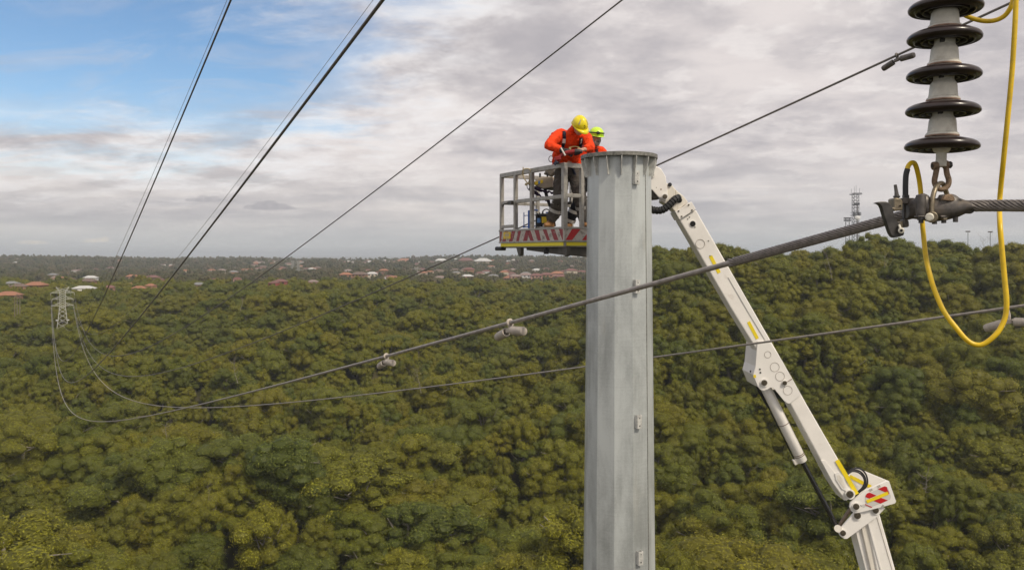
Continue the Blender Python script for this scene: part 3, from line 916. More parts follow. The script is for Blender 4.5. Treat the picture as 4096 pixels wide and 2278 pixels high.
size = size * np.where(under, 1.0, 1.0 + .32 * (1 - sstep(bush[:, 1], 150, 300)) * rngT.uniform(.5, 1.2, len(bush)))
size = np.where(under, size * .72, size)
hs = np.where(under, rngT.uniform(-6.8, -2.8, len(bush)), hs)
hs = np.where(np.arange(len(bush)) >= NB + len(low_), 3.0, hs)
gz = ground_z(bush[:, 0], bush[:, 1])
# tree tops follow the canopy; height of the tree = canopy height + its own whim
hgt = TREE_TOP + hs
hgt = np.maximum(2.0, cap_tops(bush, gz + hgt) - gz)
zs = hgt / 11.0
# scale z so that the crown top (CH+H) reaches hgt
SC = np.stack([size, size, np.maximum(zs, .4)], 1)
ROT = np.stack([rngT.uniform(-.06, .06, len(bush)), rngT.uniform(-.06, .06, len(bush)), rngT.uniform(0, 6.283, len(bush))], 1)
VAR = rngT.integers(0, 8, len(bush))
# taller spreading crowns on the crest of the hill
# ---- pick the 300 that show largest
topz = gz + hgt
ppx = 2048 + bush[:, 0] / bush[:, 1] * F
ppy = HOR - (topz - CZ) / bush[:, 1] * F
infr = (ppx > 10) & (ppx < 4086) & (ppy < 2235) & (bush[:, 1] < 420)
order = np.argsort(np.where(infr, bush[:, 1] / size, 1e9))
near_idx = order[:300]
is_near = np.zeros(len(bush), bool); is_near[near_idx] = True
rest = np.where(~is_near)[0]
forest = scatter_object('forest', np.stack([bush[rest, 0], bush[rest, 1], gz[rest] - .3], 1), SC[rest], ROT[rest], VAR[rest], mid_col,
                        'dense olive green eucalyptus forest filling the valley and the hill')

# per tree colour is the object's random number; the label follows the size, the tree's form and where it stands
ORD = ['first', 'second', 'third', 'fourth', 'fifth', 'sixth', 'seventh', 'eighth', 'ninth', 'tenth', 'eleventh', 'twelfth', 'thirteenth', 'fourteenth', 'fifteenth',
       'sixteenth', 'seventeenth', 'eighteenth', 'nineteenth', 'twentieth', 'twenty-first', 'twenty-second', 'twenty-third', 'twenty-fourth', 'twenty-fifth', 'twenty-sixth', 'twenty-seventh', 'twenty-eighth', 'twenty-ninth', 'thirtieth']
def ordw(i):
    if i < len(ORD): return ORD[i]
    tens = ['', '', 'twenty', 'thirty', 'forty', 'fifty', 'sixty', 'seventy', 'eighty', 'ninety']
    n = i + 1
    if n % 10 == 0: return tens[n // 10][:-1] + 'ieth'
    return tens[n // 10] + '-' + ORD[n % 10 - 1]
forms = ['round', 'tall domed', 'broad flat', 'slim upright', 'many-domed', 'drooping', 'big domed', 'lumpy']
rows = {}
for i in near_idx:
    b = int((ppy[i] - 1500) // 110)
    side = 'left of pole' if ppx[i] < 2470 else 'right of pole'
    rows.setdefault((b, side, int(VAR[i])), []).append(i)
bands = sorted({k[0] for k in rows}, reverse=True)
bandname = {}
for n_, b in enumerate(bands):
    bandname[b] = ('bottom treetop row' if n_ == 0 else '%s treetop row up' % ORD[n_])
near_trees = []
protos = {}
for (b, side, v), ids in sorted(rows.items()):
    ids.sort(key=lambda i: ppx[i])
    for r, i in enumerate(ids):
        lab = '%s gum, %s from left in the %s, %s' % (forms[v], ordw(r), bandname[b], side)
        if len(ids) == 1:
            lab = '%s gum, the only one in the %s, %s' % (forms[v], bandname[b], side)
        e = bpy.data.objects.new('gum_tree', None); COL.objects.link(e)
        e.location = (bush[i, 0], bush[i, 1], gz[i] - .3); e.rotation_euler = tuple(ROT[i]); e.scale = tuple(SC[i])
        tag(e, lab, 'tree', 'gum trees on the near slope')
        if v not in protos:
            c = bpy.data.objects.new('crown', NEAR_KINDS[v]); t_ = bpy.data.objects.new('trunk', NEAR_TRUNKS[v])
            protos[v] = (c, t_)
        else:
            c = protos[v][0].copy(); t_ = protos[v][1].copy()
        for ch in (c, t_):
            COL.objects.link(ch); ch.parent = e

# suburb and far ridge trees
sub = jitter_grid(735, 1250, 9.5, 13, 0.72)
sub2 = jitter_grid(1250, 3500, 14, 26, 0.72)
sub = np.concatenate([sub, sub2]); sub = sub[in_clear(sub)]
keep = rngT.random(len(sub)) < .92
sub = sub[keep]
sub = np.concatenate([sub, hedges[hedges[:, 1] >= 740]])
ss = rngT.uniform(.8, 1.55, len(sub)) * np.where(sub[:, 1] > 1600, 1.35, 1.0)
gs = ground_z(sub[:, 0], sub[:, 1])
sh_ = ss * 10.5 * rngT.uniform(.7, 1.15, len(sub))
sz_ = np.maximum(2.0, cap_tops(sub, gs + sh_) - gs) / 10.5
scatter_object('far_woodland', np.stack([sub[:, 0], sub[:, 1], gs - .3], 1), np.stack([ss, ss, sz_], 1),
               np.stack([np.zeros(len(sub)), np.zeros(len(sub)), rngT.uniform(0, 6.28, len(sub))], 1), rngT.integers(0, 5, len(sub)), far_col,
               'dull green trees standing between the suburban houses out to the far ridge')

# bare and dead gums whose pale limbs show against the green
def bare_tree(px, py, Y, h, seed, label, mat='bark_pale', spread=.35, th=1.0):
    rng = random.Random(seed)
    top = W(px, py, Y); base = top - Vector((0, 0, h))
    e = thing('bare_tree', base, label, 'dead tree', 'bare limbed gums')
    mb = MB()
    lean = Vector((rng.uniform(-.28, .28) * h, 0, 0))
    pts = [base - lean, base.lerp(top, .4) - lean * .5 + Vector((rng.uniform(-.6, .6), 0, 0)), base.lerp(top, .75) + Vector((rng.uniform(-.7, .7), 0, 0)), top]
    th *= .5
    mb.tube(pts, [.24 * th, .19 * th, .11 * th, .03 * th], 6)
    build('trunk', mb, M[mat], e, 60)
    mb = MB()
    for i in range(9):
        s = pts[1].lerp(pts[2], .1 + .2 * i) if i < 5 else pts[2].lerp(pts[3], .2 * (i - 4))
        a = rng.uniform(0, 6.28); l = h * spread * rng.uniform(.5, 1)
        en = s + Vector((math.cos(a) * l, math.sin(a) * l * .5, l * rng.uniform(.5, 1.1)))
        md = s.lerp(en, .5) + Vector((rng.uniform(-.3, .3), 0, -.15 * l))
        mb.tube([s, md, en], [.085 * th, .055 * th, .018 * th], 5)
        for q in range(2):
            e2 = md + (en - md) * .3 + Vector((rng.uniform(-1, 1), 0, rng.uniform(.2, 1))) * l * .4
            mb.tube([md, e2], [.04 * th, .012 * th], 4)
    build('branches', mb, M[mat], e, 60)
bare_tree(2078, 630, 300, 11, 1, 'bare pale forked gum under the dark cable on the hill')
bare_tree(1905 + 0, 915, 262, 8, 2, 'pale dead limbs low on the hill behind the white boom')
bare_tree(1050, 925, 282, 9, 3, 'grey dead gum standing just right of the lower vibration damper')
bare_tree(590, 905, 300, 9, 4, 'leaning white dead gum near the crossing of the thick middle cable')
bare_tree(522, 1218, 185, 8, 5, 'thin twin pale stems rising from the treetops low at left', th=.6, spread=.2)
bare_tree(610, 745, 430, 8, 6, 'forked pale dead top beside the thick middle cable near the houses')
bare_tree(2225, 640, 330, 9, 7, 'pale upright dead gum below the yellow lead clamp')
bare_tree(2475, 598, 392, 12, 8, 'leafless grey tree on the crest beside the yellow lead', 'wood_pole', .45)
bare_tree(420, 1060, 232, 8, 9, 'white limbed gum just below the lowest loop of cable')
bare_tree(2330, 1190, 185, 9, 10, 'twisting pale branches in the dark gully right of the boom elbow')

# ------------------------------------------------------------------ houses
roofc = {'orange': (0.30, 0.135, 0.078), 'red': (0.17, 0.08, 0.07), 'brown': (0.15, 0.105, 0.085), 'grey': (0.20, 0.20, 0.20), 'white': (0.48, 0.48, 0.47), 'pinkgrey': (0.24, 0.18, 0.165)}
wallc = {'cream': (0.55, 0.48, 0.38), 'brick': (0.34, 0.19, 0.12), 'white': (0.72, 0.70, 0.67), 'pink': (0.48, 0.29, 0.24), 'redbrick': (0.30, 0.07, 0.06)}
for k, c in roofc.items(): M['roof_' + k] = pmat('roof_' + k, c, .8, var=.18, vscale=.6)
for k, c in wallc.items(): M['wall_' + k] = pmat('wall_' + k, c, .85, var=.08, vscale=.5)
M['window'] = pmat('window', (0.03, 0.035, 0.045), 0.15)
MESHC = {}
def cached(key, fn):
    if key not in MESHC: MESHC[key] = fn()
    return MESHC[key]
def unit_wall():
    return MB().box((0, 0, -.5), None, 1, 1, 1)
def unit_roof(hip):
    mb = MB(); o = .56; r = .22 if hip else .56
    if hip == 'flat':
        return mb.box((0, 0, .1), None, 1.04, 1.04, .2)
    vs = [(-o, -o, 0), (o, -o, 0), (o, o, 0), (-o, o, 0), (-r, 0, 1), (r, 0, 1), (-o, -o, -.08), (o, -o, -.08), (o, o, -.08), (-o, o, -.08)]
    return mb.add(vs, [(0, 1, 5, 4), (2, 3, 4, 5), (1, 2, 5), (3, 0, 4), (6, 7, 1, 0), (7, 8, 2, 1), (8, 9, 3, 2), (9, 6, 0, 3), (9, 8, 7, 6)])
def unit_window(): return MB().box((0, 0, 0), None, 1, .12, 1)
roofword = {'orange': 'orange tiled roof', 'red': 'dull red roof', 'brown': 'dark brown roof', 'grey': 'grey roof', 'white': 'white roof', 'pinkgrey': 'pinkish grey roof'}
zones = {}
for h in HOUSES:
    if h['lab'] is None: zones.setdefault((h['zone'], h['roof']), []).append(h)
for (z, rf), hsl in zones.items():
    hsl.sort(key=lambda h: h['x'] / h['y'])
    for i, h in enumerate(hsl):
        if len(hsl) > 1:
            h['lab'] = 'house with %s, %s such from left, %s' % (roofword[rf], ordw(i), z)
        else:
            h['lab'] = 'house with %s, the only such one, %s' % (roofword[rf], z)
for h in HOUSES:
    gz_ = float(ground_z(h['x'], h['y']))
    ze = h['ze']
    hw = max(h['h'], ze - gz_ + .5)
    e = bpy.data.objects.new('house', None); COL.objects.link(e)
    e.location = (h['x'], h['y'], ze - hw); e.rotation_euler = (0, 0, h['rot'])
    tag(e, h['lab'], 'house', 'suburban houses')
    wl = bpy.data.objects.new('wall', cached('wall_' + h['wall'], lambda: unit_wall().mesh('house_wall', M['wall_' + h['wall']], 0)))
    hk = True if h['hip'] else 'flat'
    rf = bpy.data.objects.new('roof', cached(('roof', h['roof'], hk), lambda: unit_roof(hk).mesh('house_roof', M['roof_' + h['roof']], 0)))
    for o in (wl, rf): COL.objects.link(o); o.parent = e
    wl.location = (0, 0, hw); wl.scale = (h['w'], h['d'], hw)
    rf.location = (0, 0, hw); rf.scale = (h['w'], h['d'], max(1.6, h['d'] * .24))
    if h['y'] < 1000 or h['h'] > 15:
        nw = max(2, int(h['w'] / 4)); ns = max(1, int(round(h['h'] / 3.0)))
        for s in range(ns):
            for i in range(nw):
                wn = bpy.data.objects.new('window', cached('win', lambda: unit_window().mesh('house_window', M['window'], 0)))
                COL.objects.link(wn); wn.parent = e
                wn.location = (-h['w'] * .5 + h['w'] * (i + .5) / nw, -h['d'] * .5, hw - 1.5 - s * 3.0); wn.scale = (min(2.0, h['w'] / nw * .5), 1, 1.3)
# ------------------------------------------------------------------ lattice pylon
def lattice_tower(e, base, H, wb, wt, waist, ax, bx, arms, peaks, mat, th=.16, panels=8):
    """base: foot centre; ax: unit vector along the arms; bx: across. arms: (height, half length); waist: height where the legs become parallel"""
    up = Vector((0, 0, 1)); base = Vector(base)
    def half(z):
        return wb + (wt - wb) * min(1, z / waist)
    def corner(z, s, t): return base + up * z + ax * (s * half(z)) + bx * (t * half(z))
    for s in (-1, 1):
        for t in (-1, 1):
            mb = MB(); mb.beam(corner(0, s, t), corner(waist, s, t), th * 1.3); mb.beam(corner(waist, s, t), corner(H, s, t), th)
            build('leg', mb, mat, e, 0)
    zs = [waist * (1 - (1 - i / panels) ** 1.25) for i in range(panels + 1)]
    n2 = 7
    zs2 = zs + [waist + (H - waist) * (i + 1) / n2 for i in range(n2)]
    for f in range(4):
        mb = MB()
        cs = [(-1, -1), (1, -1), (1, 1), (-1, 1)]
        p, q = cs[f], cs[(f + 1) % 4]
        for a, b in zip(zs2[:-1], zs2[1:]):
            mb.beam(corner(a, *p), corner(b, *q), th * .62); mb.beam(corner(a, *q), corner(b, *p), th * .62)
        mb.beam(corner(waist, *p), corner(waist, *q), th * .8)
        tag(build('bracing', mb, mat, e, 0), None, None)
    for (z, L) in arms:
        for s in (-1, 1):
            mb = MB()
            tip = base + up * z + ax * (s * L)
            for t in (-1, 1):
                mb.beam(corner(z, s, t), tip, th * .9)
                mb.beam(corner(z + 1.5, s, t), tip, th * .7)
                m_ = corner(z, s, t).lerp(tip, .45)
                mb.beam(m_, corner(z + 1.5, s, t).lerp(tip, .45), th * .5)
                mb.beam(m_, corner(z + 1.5, s, t), th * .5)
            build('cross_arm', mb, mat, e, 0)
    for s in (-1, 1):
        if not peaks: break
        mb = MB(); tip = base + up * (H + peaks[1]) + ax * (s * peaks[0])
        for t in (-1, 1):
            mb.beam(corner(H, s, t), tip, th * .8); mb.beam(corner(H - 1.3, s, t), tip, th * .7); mb.beam(corner(H, -s, t), tip, th * .6)
        build('peak', mb, mat, e, 0)
AXP = Vector((.868, .496, 0)); BXP = Vector((-.496, .868, 0))
pyl_base = Vector((PY_X, PY_Y, CZ - 47.0))
pyl = thing('lattice_pylon', pyl_base, 'pale steel lattice pylon with three pairs of arms standing in the bush', 'pylon')
lattice_tower(pyl, pyl_base, 28.4, 3.5, 1.25, 20.2, AXP, BXP, [(20.7, 5.0), (24.0, 4.7), (27.2, 5.2)], (2.9, 1.7), M['pylon_steel'], .18)
# climbing guard plates near its foot
for s in (-1, 1):
    build('guard_panel', MB().box(pyl_base + Vector((0, 0, 13.4)) + AXP * (s * 2.3) - BXP * 1.0, (AXP, BXP, Vector((0, 0, 1))), 1.3, .15, .45), M['dish'], pyl, 0)
arm_tip = {}
for nm, z, L in (('top', 27.2, 5.2), ('mid', 24.0, 4.7), ('low', 20.7, 5.0)):
    for s in (-1, 1):
        tip = pyl_base + Vector((0, 0, z)) + AXP * (s * L)
        end = tip - Vector((0, 0, 1.5))
        arm_tip[(nm, s)] = end
        mb = MB().tube([tip, end], .05, 5)
        for k in range(6): mb.lathe([(.04, 0), (.16, -.03), (.16, -.06), (.04, -.09)], tip - Vector((0, 0, .25 + k * .19)), n=8)
        io = build('insulator', mb, M['cap_zinc'], pyl)
peak_tip = {s: pyl_base + Vector((0, 0, 28.4 + 1.7)) + AXP * (s * 2.9) for s in (-1, 1)}

# farther pylons on the same easement and across the suburb
def far_pylon(px, ytop, Y, h, label):
    top = W(px, ytop, Y)
    base = top - Vector((0, 0, h))
    e = thing('lattice_pylon', base, label, 'pylon')
    a = Vector((1, 0, 0)); b = Vector((0, 1, 0))
    lattice_tower(e, base, h - 1.7, 3.6, 1.3, h * .62, a, b, [(h * .66, 6.5), (h * .78, 5.6), (h * .9, 6.5)], (3, 1.7), M['pylon_far'], .42, 6)
far_pylon(750, 655, 1250, 44, 'grey lattice pylon seen among suburban trees below the long middle cable')
far_pylon(1047, 671, 1050, 30, 'faint grey lattice pylon beside the cable that meets the basket')
far_pylon(736, 655, 1600, 38, 'fainter lattice pylon close behind the grey suburban pylon')

# ------------------------------------------------------------------ conductors
def wire_curve(a, end, pts, y_near):
    """plan line from (a,0) to END; heights fitted to pixels of the 2576 wide picture -> function of Y"""
    k = (a - end.x) / end.y
    rows = []; rhs = []
    for (px, py) in pts:
        u = (px * G_ - 2048) / F; v = (HOR - py * G_) / F
        Y = a / (k + u); Z = v * Y
        w = 1.0 / max(Y, 3.0)
        rows.append([w * (Y - end.y), w * ((Y - end.y) ** 2)]); rhs.append(w * (Z - (end.z - CZ)))
    (b, c), *_ = np.linalg.lstsq(np.array(rows), np.array(rhs), rcond=None)
    f = lambda Y: Vector((a - k * Y, Y, end.z + b * (Y - end.y) + c * (Y - end.y) ** 2))
    return f
def wire_mesh(f, ya, yb, r, n=8, taper=.055, extra=None):
    ys = [ya + (yb - ya) * ((i / 110.0) ** 1.7) for i in range(111)]
    pts = [f(y) for y in ys]
    rs = [r + (taper - r) * min(1, max(0, (y - 18) / 110)) if taper > r else r for y in ys]
    if extra:
        pts = extra + pts; rs = [r] * len(extra) + rs
    return MB().tube(pts, rs, n)
fA = wire_curve(3.3, arm_tip[('top', -1)], [(583, 0), (530, 120), (365, 500), (303, 650), (262, 755)], 0)
fB = wire_curve(3.3, arm_tip[('mid', -1)], [(963, 0), (466, 654), (440, 686), (348, 800), (269, 895)], 0)
fE = wire_curve(3.235, arm_tip[('low', -1)], [(2225, 553), (1835, 655), (1280, 818), (970, 898), (790, 945), (480, 1025), (300, 1050)], 0)
fC = wire_curve(11.2, arm_tip[('top', 1)], [(1570, 0), (1258, 239), (1000, 430), (755, 621), (711, 654), (278, 899)], 0)
fD = wire_curve(11.2, arm_tip[('mid', 1)], [(2300, 120), (1655, 415), (1236, 604), (817, 786), (316, 948)], 0)
fF = wire_curve(11.2, arm_tip[('low', 1)], [(2576, 769), (1940, 857), (1640, 897), (1475, 922), (850, 1000), (480, 1025)], 0)
fG = wire_curve(5.2, peak_tip[-1], [(572, 0), (430, 330), (290, 650)], 0)
fH = wire_curve(9.2, peak_tip[1], [(940, 0), (700, 318), (455, 640)], 0)
GW = 'conductors strung to the lattice pylon'
def wire(name, f, ya, r, label, mat, taper=.055, group=GW):
    # carry on past the near support into the next span, level
    p0 = f(ya); d = (f(ya) - f(ya + 1)).normalized(); d.z = max(-.1, min(.28, d.z)); nxt = []
    for t in (30, 22, 15, 9, 4):
        nxt.append(p0 + Vector((d.x, d.y, d.z)) * t - Vector((0, 0, d.z * t * t / 60)))
    o = build(name, wire_mesh(f, ya, PY_Y, r, 8, taper, nxt), M[mat], None, 180)
    tag(o, label, 'power cable', group)
    return o
wire('power_cable', fA, 3.0, .0185, 'dark cable of a pair leaving the top edge nearest the blue sky', 'conductor_dark_backlit')
wire('power_cable', fB, 3.0, .0185, 'thickest black cable crossing the cloudy sky to the top edge', 'conductor_dark_backlit')
wire('power_cable', fC, 5.0, .0165, 'dark cable passing over both workers to the top edge, above the basket', 'conductor_dark_backlit')
wire('power_cable', fD, 4.0, .0165, 'cable running behind basket and pole top, then past the insulator', 'conductor_dark_backlit')
wire('power_cable', fF, 4.0, .0165, 'lowest pale grey cable passing behind the pole and white boom', 'conductor')
wire('earth_wire', fG, 6.0, .0065, 'hair-thin wire beside the first dark cable, leaving the top edge', 'conductor', .022)
wire('earth_wire', fH, 6.0, .0065, 'hair-thin wire beside the thickest black cable', 'conductor', .022)

# --- the near conductor held by the clamp
CL = P(3722, 832, 2.9)               # centre of the suspension clamp
fE0 = fE(2.9)
def fEn(Y):
    p = fE(Y); w = max(0.0, 1 - (Y - 2.9) / 3.0)
    return p + (CL - fE0) * w
beyond = [P(4096 + 500, 815, 2.30), P(4096 + 150, 821, 2.58), P(4096, 822, 2.70), P(3960, 822, 2.80), P(3830, 824, 2.86)]
near_cable = thing('power_cable', CL, 'grey stranded cable held by the insulator clamp and crossing before the steel pole', 'power cable', GW)
ys = [2.9 + (PY_Y - 2.9) * ((i / 150.0) ** 2.2) for i in range(151)]
core = [P(4096 + 4000, 800, 1.6), P(4096 + 1200, 812, 2.0)] + beyond + [fEn(y) for y in ys]
rs = [.0135 + 0.038 * min(1, max(0, (p.y - 18) / 150)) for p in core]
build('strand_core', MB().tube(core, rs, 12), M['conductor'], near_cable, 180)
# armour rods wrapped round the cable on both sides of the clamp
path = [P(4096 + 900, 813, 2.12)] + beyond + [fEn(2.9 + i * .05) for i in range(0, 26)]
yend = None
L_ = [0.0]
for a, b in zip(path[:-1], path[1:]): L_.append(L_[-1] + (b - a).length)
tot = L_[-1]
def along(s):
    s = max(0, min(tot, s))
    for i in range(len(path) - 1):
        if s <= L_[i + 1]:
            return path[i].lerp(path[i + 1], (s - L_[i]) / max(1e-6, L_[i + 1] - L_[i]))
    return path[-1]
# the wrap ends where the photograph shows it, left of the boom
target = 1833
ends = min(range(400), key=lambda i: abs((lambda q: (2048 + q.x / q.y * F) / G_ - target)(along(tot * i / 400)) if along(tot * i / 400).y > 2.9 else 1e9))
s_end = tot * ends / 400
NR = 10
for r_ in range(NR):
    pts = []
    a0 = 2 * math.pi * r_ / NR
    stg = 0.012 * ((r_ * 7) % 5)
    n = 150
    for i in range(n + 1):
        s = (s_end - stg) * i / n
        c = along(s); t = (along(s + .01) - along(s - .01)).normalized()
        e1 = t.cross(Vector((0, 0, 1))).normalized(); e2 = e1.cross(t)
        an = a0 - s * 2 * math.pi / 0.19
        pts.append(c + (e1 * math.cos(an) + e2 * math.sin(an)) * .0168)
    build('armour_rod', MB().tube(pts, .0046, 7), M['armour'], near_cable, 180)

# --- vibration dampers
def damper(pos, d, scale, label, mat='damper', r_cable=.0145, drop=.052, la=.135, lb=.152, sag=.10):
    d = Vector(d).normalized(); up = Vector((0, 0, 1)); s = d.cross(up).normalized(); u = s.cross(d).normalized()
    e = thing('vibration_damper', pos, label, 'vibration damper', 'vibration dampers clamped on the cables')
    k = scale
    ctr = pos - u * (drop * k) + s * (.012 * k)
    mb = MB()
    ring = [pos + (u * math.cos(t) + s * math.sin(t)) * (r_cable + .006 * k) for t in [math.radians(x) for x in range(-150, 151, 25)]]
    for q in (-.016, .016):
        pass
    # hook shaped keeper with a flat arm
    prof = []
    mb.tube([p for p in ring], [.0105 * k] * len(ring), 8)
    mb.tube([ring[0], ring[0] - u * (.03 * k) + s * .006, ctr + u * (.01 * k)], [.0125 * k, .016 * k, .018 * k], 8)
    mb.box(ctr, (d, s, u), .055 * k, .03 * k, .03 * k)
    mb.beam(ring[-1], ring[-1] - u * .03 * k - s * .01, .018 * k)
    build('clamp', mb, M[mat], e, 40, .002)
    # messenger strand
    wire_pts = [ctr - d * (.16 * k) - u * (sag * .25 * k), ctr, ctr + d * (.16 * k) - u * (sag * .25 * k)]
    build('messenger', MB().tube(wire_pts, .0085 * k, 8), M['conductor_dark_backlit'], e)
    for sg, L in ((-1, la), (1, lb)):
        dd = (d * sg - u * .16).normalized()
        a = ctr + dd * (.045 * k)
        mb = MB()
        R = .031 * k
        mb.lathe([(R * .62, .028 * k), (R * .74, .0), (R, 0), (R, L * k * .86), (R * .86, L * k * .97), (R * .4, L * k), (0.0008, L * k)], a, dd, 20)
        build('weight', mb, M[mat], e, 40)
        build('weight_bore', MB().cyl(a + dd * .0285 * k, a + dd * .0295 * k, R * .62, n=16), M['black_hole'], e)
def on_curve(f, px):
    lo, hi = 3.0, 200.0
    for _ in range(60):
        mid = (lo + hi) / 2; q = f(mid)
        if (2048 + q.x / q.y * F) / G_ > px: lo = mid
        else: hi = mid
    return lo
for px, lab in ((1283, 'vibration damper close to the pole on the near grey cable, with pale twin weights'),
                (972, 'smaller looking rust-streaked damper further along the near grey cable')):
    y = on_curve(fEn, px); damper(fEn(y), fEn(y - .2) - fEn(y + .2), 1.0, lab)
y = on_curve(fD, 2256); damper(fD(y), fD(y - .2) - fD(y + .2), 1.25, 'dark damper on the cable against the sky beside the insulator discs', 'cast_grey', .0165)
y = on_curve(fF, 2532); damper(fF(y), fF(y - .2) - fF(y + .2), 1.6, 'pale damper behind the yellow lead loop on the lowest cable', 'damper', .0165, .10)

# ------------------------------------------------------------------ masts on the hill
def radio_mast():
    Y = 620.0
    top = W(2152, 487, Y); base = W(2152, 630, Y)
    e = thing('radio_mast', base, 'grey lattice radio mast with platforms and a white dish on the wooded crest', 'radio mast')
    H = top.z - base.z; w = 1.9
    for s, t in ((-1, -1), (1, -1), (1, 1), (-1, 1)):
        build('leg', MB().beam(base + Vector((s * w, t * w, 0)), base + Vector((s * w, t * w, H)), .26), M['mast'], e, 0)
    mb = MB(); n = 16
    for f in range(4):
        cs = [(-w, -w), (w, -w), (w, w), (-w, w)]
        p, q = cs[f], cs[(f + 1) % 4]
        for i in range(n):
            a = base + Vector((p[0], p[1], H * i / n)); b = base + Vector((q[0], q[1], H * (i + 1) / n))
            mb.beam(a, b, .16)
            mb.beam(base + Vector((p[0], p[1], H * i / n)), base + Vector((q[0], q[1], H * i / n)), .16)
    build('bracing', mb, M['mast'], e, 0)
    build('ladder', MB().beam(base + Vector((.6, -w, 0)), base + Vector((.6, -w, H * .8)), .55, .3), M['cast_grey'], e, 0)
    for zz, ww, hh in ((.62, 2.9, 2.2), (.80, 2.1, 1.6), (.985, 3.4, 1.0)):
        mb = MB(); c = base + Vector((0, 0, H * zz))
        for s in (-1, 1):
            mb.box(c + Vector((0, s * ww, 0)), None, 2 * ww, .25, .3); mb.box(c + Vector((s * ww, 0, 0)), None, .25, 2 * ww, .3)
            mb.box(c + Vector((0, s * ww, hh)), None, 2 * ww, .2, .2)
        for i in range(7):
            mb.box(c + Vector((-ww + i * ww / 3, -ww, hh * .5)), None, .45, .4, hh * 1.1)
        build('platform', mb, M['mast'], e, 0)
    for i, (dx, h) in enumerate(((-3.2, 4.2), (-.9, 6), (0.5, 6.8), (3.2, 4.4))):
        build('aerial', MB().beam(base + Vector((dx, 0, H)), base + Vector((dx, 0, H + h)), .14), M['mast'], e, 0)
    d = W(2158, 546, Y - 3)
    build('dish', MB().lathe([(.01, 0), (1.6, .25), (2.3, .7), (2.3, 1.4), (.01, 1.4)], d, (0, 1, 0), 24), M['dish'], e)
radio_mast()
def small_mast():
    Y = 640.0
    top = W(2132, 550, Y); base = W(2132, 630, Y)
    e = thing('floodlight_mast', base, 'short lattice mast with a ring of lamps beside the radio mast', 'mast')
    H = top.z - base.z
    mb = MB()
    for s in (-1, 1):
        mb.beam(base + Vector((s * 1.6, 0, 0)), base + Vector((s * 1.6, 0, H)), .3)
        for i in range(7): mb.beam(base + Vector((-1.6 * s, 0, H * i / 7)), base + Vector((1.6 * s, 0, H * (i + 1) / 7)), .16)
    build('lattice', mb, M['mast'], e, 0)
    mb = MB()
    for z in (0, 1.8):
        mb.box(top + Vector((0, 0, z - 1.8)), None, 5.8, .4, .3)
        for i in range(6): mb.box(top + Vector((-2.6 + i * 1.04, 0, z - 1.2)), None, .9, .6, .8)
    build('lamp_rack', mb, M['mast'], e, 0)
small_mast()
def street_light(px, y0, lab):
    Y = 470.0
    top = W(px, y0, Y); base = W(px, 640, Y)
    e = thing('sports_light', base, lab, 'light pole', 'thin light poles on the crest')
    build('pole', MB().beam(base, top, .22), M['mast'], e, 0)
    build('lamp_head', MB().box(top, None, 2.6, .6, .7), M['cast_grey'], e, 0)
street_light(2435, 582, 'thin light pole on the crest between the two runs of yellow lead')
street_light(2491, 583, 'thin light pole on the crest beside the leafless grey tree')
def timber_pole(px, ytop, h, lab):
    Y = 430.0
    top = W(px, ytop, Y)
    e = thing('utility_pole', top - Vector((0, 0, h)), lab, 'utility pole', 'utility poles by the lattice pylon')
    build('pole', MB().tube([top - Vector((0, 0, h)), top], [.22, .14], 6), M['wood_pole'], e)
    build('cross_bar', MB().box(top - Vector((0, 0, .6)), None, 1.6, .14, .16), M['wood_pole'], e, 0)
timber_pole(37, 741, 14, 'weathered utility pole at left of three beyond the pylon')
timber_pole(43, 738, 14, 'weathered utility pole in the middle of three beyond the pylon')
timber_pole(50, 741, 14, 'weathered utility pole nearest the lattice pylon of the three')
# ------------------------------------------------------------------ the new steel pole
PX, PYY = 1.56, 11.5
zt = 1.425 + CZ
pole = thing('steel_pole', (PX, PYY, CZ - 58), 'tall twelve-sided galvanised steel pole with a flanged top beside the basket', 'steel pole')
def pole_r(z):       # z relative to the camera; across corners
    return .4625 + (.016 if z < 1.2 else .016) * max(0, (1.4 - z)) * .62
NS = 12
rot0 = math.radians(-90 + 15)
def ring(z, r): return [Vector((PX + r * math.cos(rot0 + 2 * math.pi * i / NS), PYY + r * math.sin(rot0 + 2 * math.pi * i / NS), CZ + z)) for i in range(NS)]
mb = MB(); vs = []; zsn = [1.37, 0.5, -1, -3, -6, -12, -25, -58]
for z in zsn: vs += ring(z, pole_r(z))
fs = []
for i in range(len(zsn) - 1):
    for j in range(NS):
        j2 = (j + 1) % NS; fs.append((i * NS + j, i * NS + j2, (i + 1) * NS + j2, (i + 1) * NS + j))
mb.add(vs, fs)
o = build('shaft', mb, M['galv'], pole, 0, .016, 2)
# weld seam
mb = MB()
mb.tube([ring(z, pole_r(z) + .001)[1] for z in zsn], .0055, 6)
build('weld_seam', mb, M['galv_edge'], pole)
# flange ring
RF = .556
mb = MB()
mb.lathe([(.30, -.055), (RF, -.055), (RF, 0), (.30, 0), (.30, -.055)], (PX, PYY, zt), n=72, cap=False)
build('flange', mb, M['galv_edge'], pole, 40, .003)
for k in range(16):
    a = math.radians(-90 - 3.6 + 22.5 * k)
    rd = Vector((math.cos(a), math.sin(a), 0)); tg = Vector((-math.sin(a), math.cos(a), 0)); z0 = zt - .058
    ri = .447; c = Vector((PX, PYY, 0))
    poly = [c + rd * ri + Vector((0, 0, z0)), c + rd * (RF - .006) + Vector((0, 0, z0)), c + rd * (RF - .006) + Vector((0, 0, z0 - .035)), c + rd * (ri + .045) + Vector((0, 0, z0 - .255)), c + rd * ri + Vector((0, 0, z0 - .255))]
    mb = MB().prism([p - tg * .006 for p in poly], tg * .012)
    build('gusset', mb, M['galv_plate'], pole, 0, .002, 1)
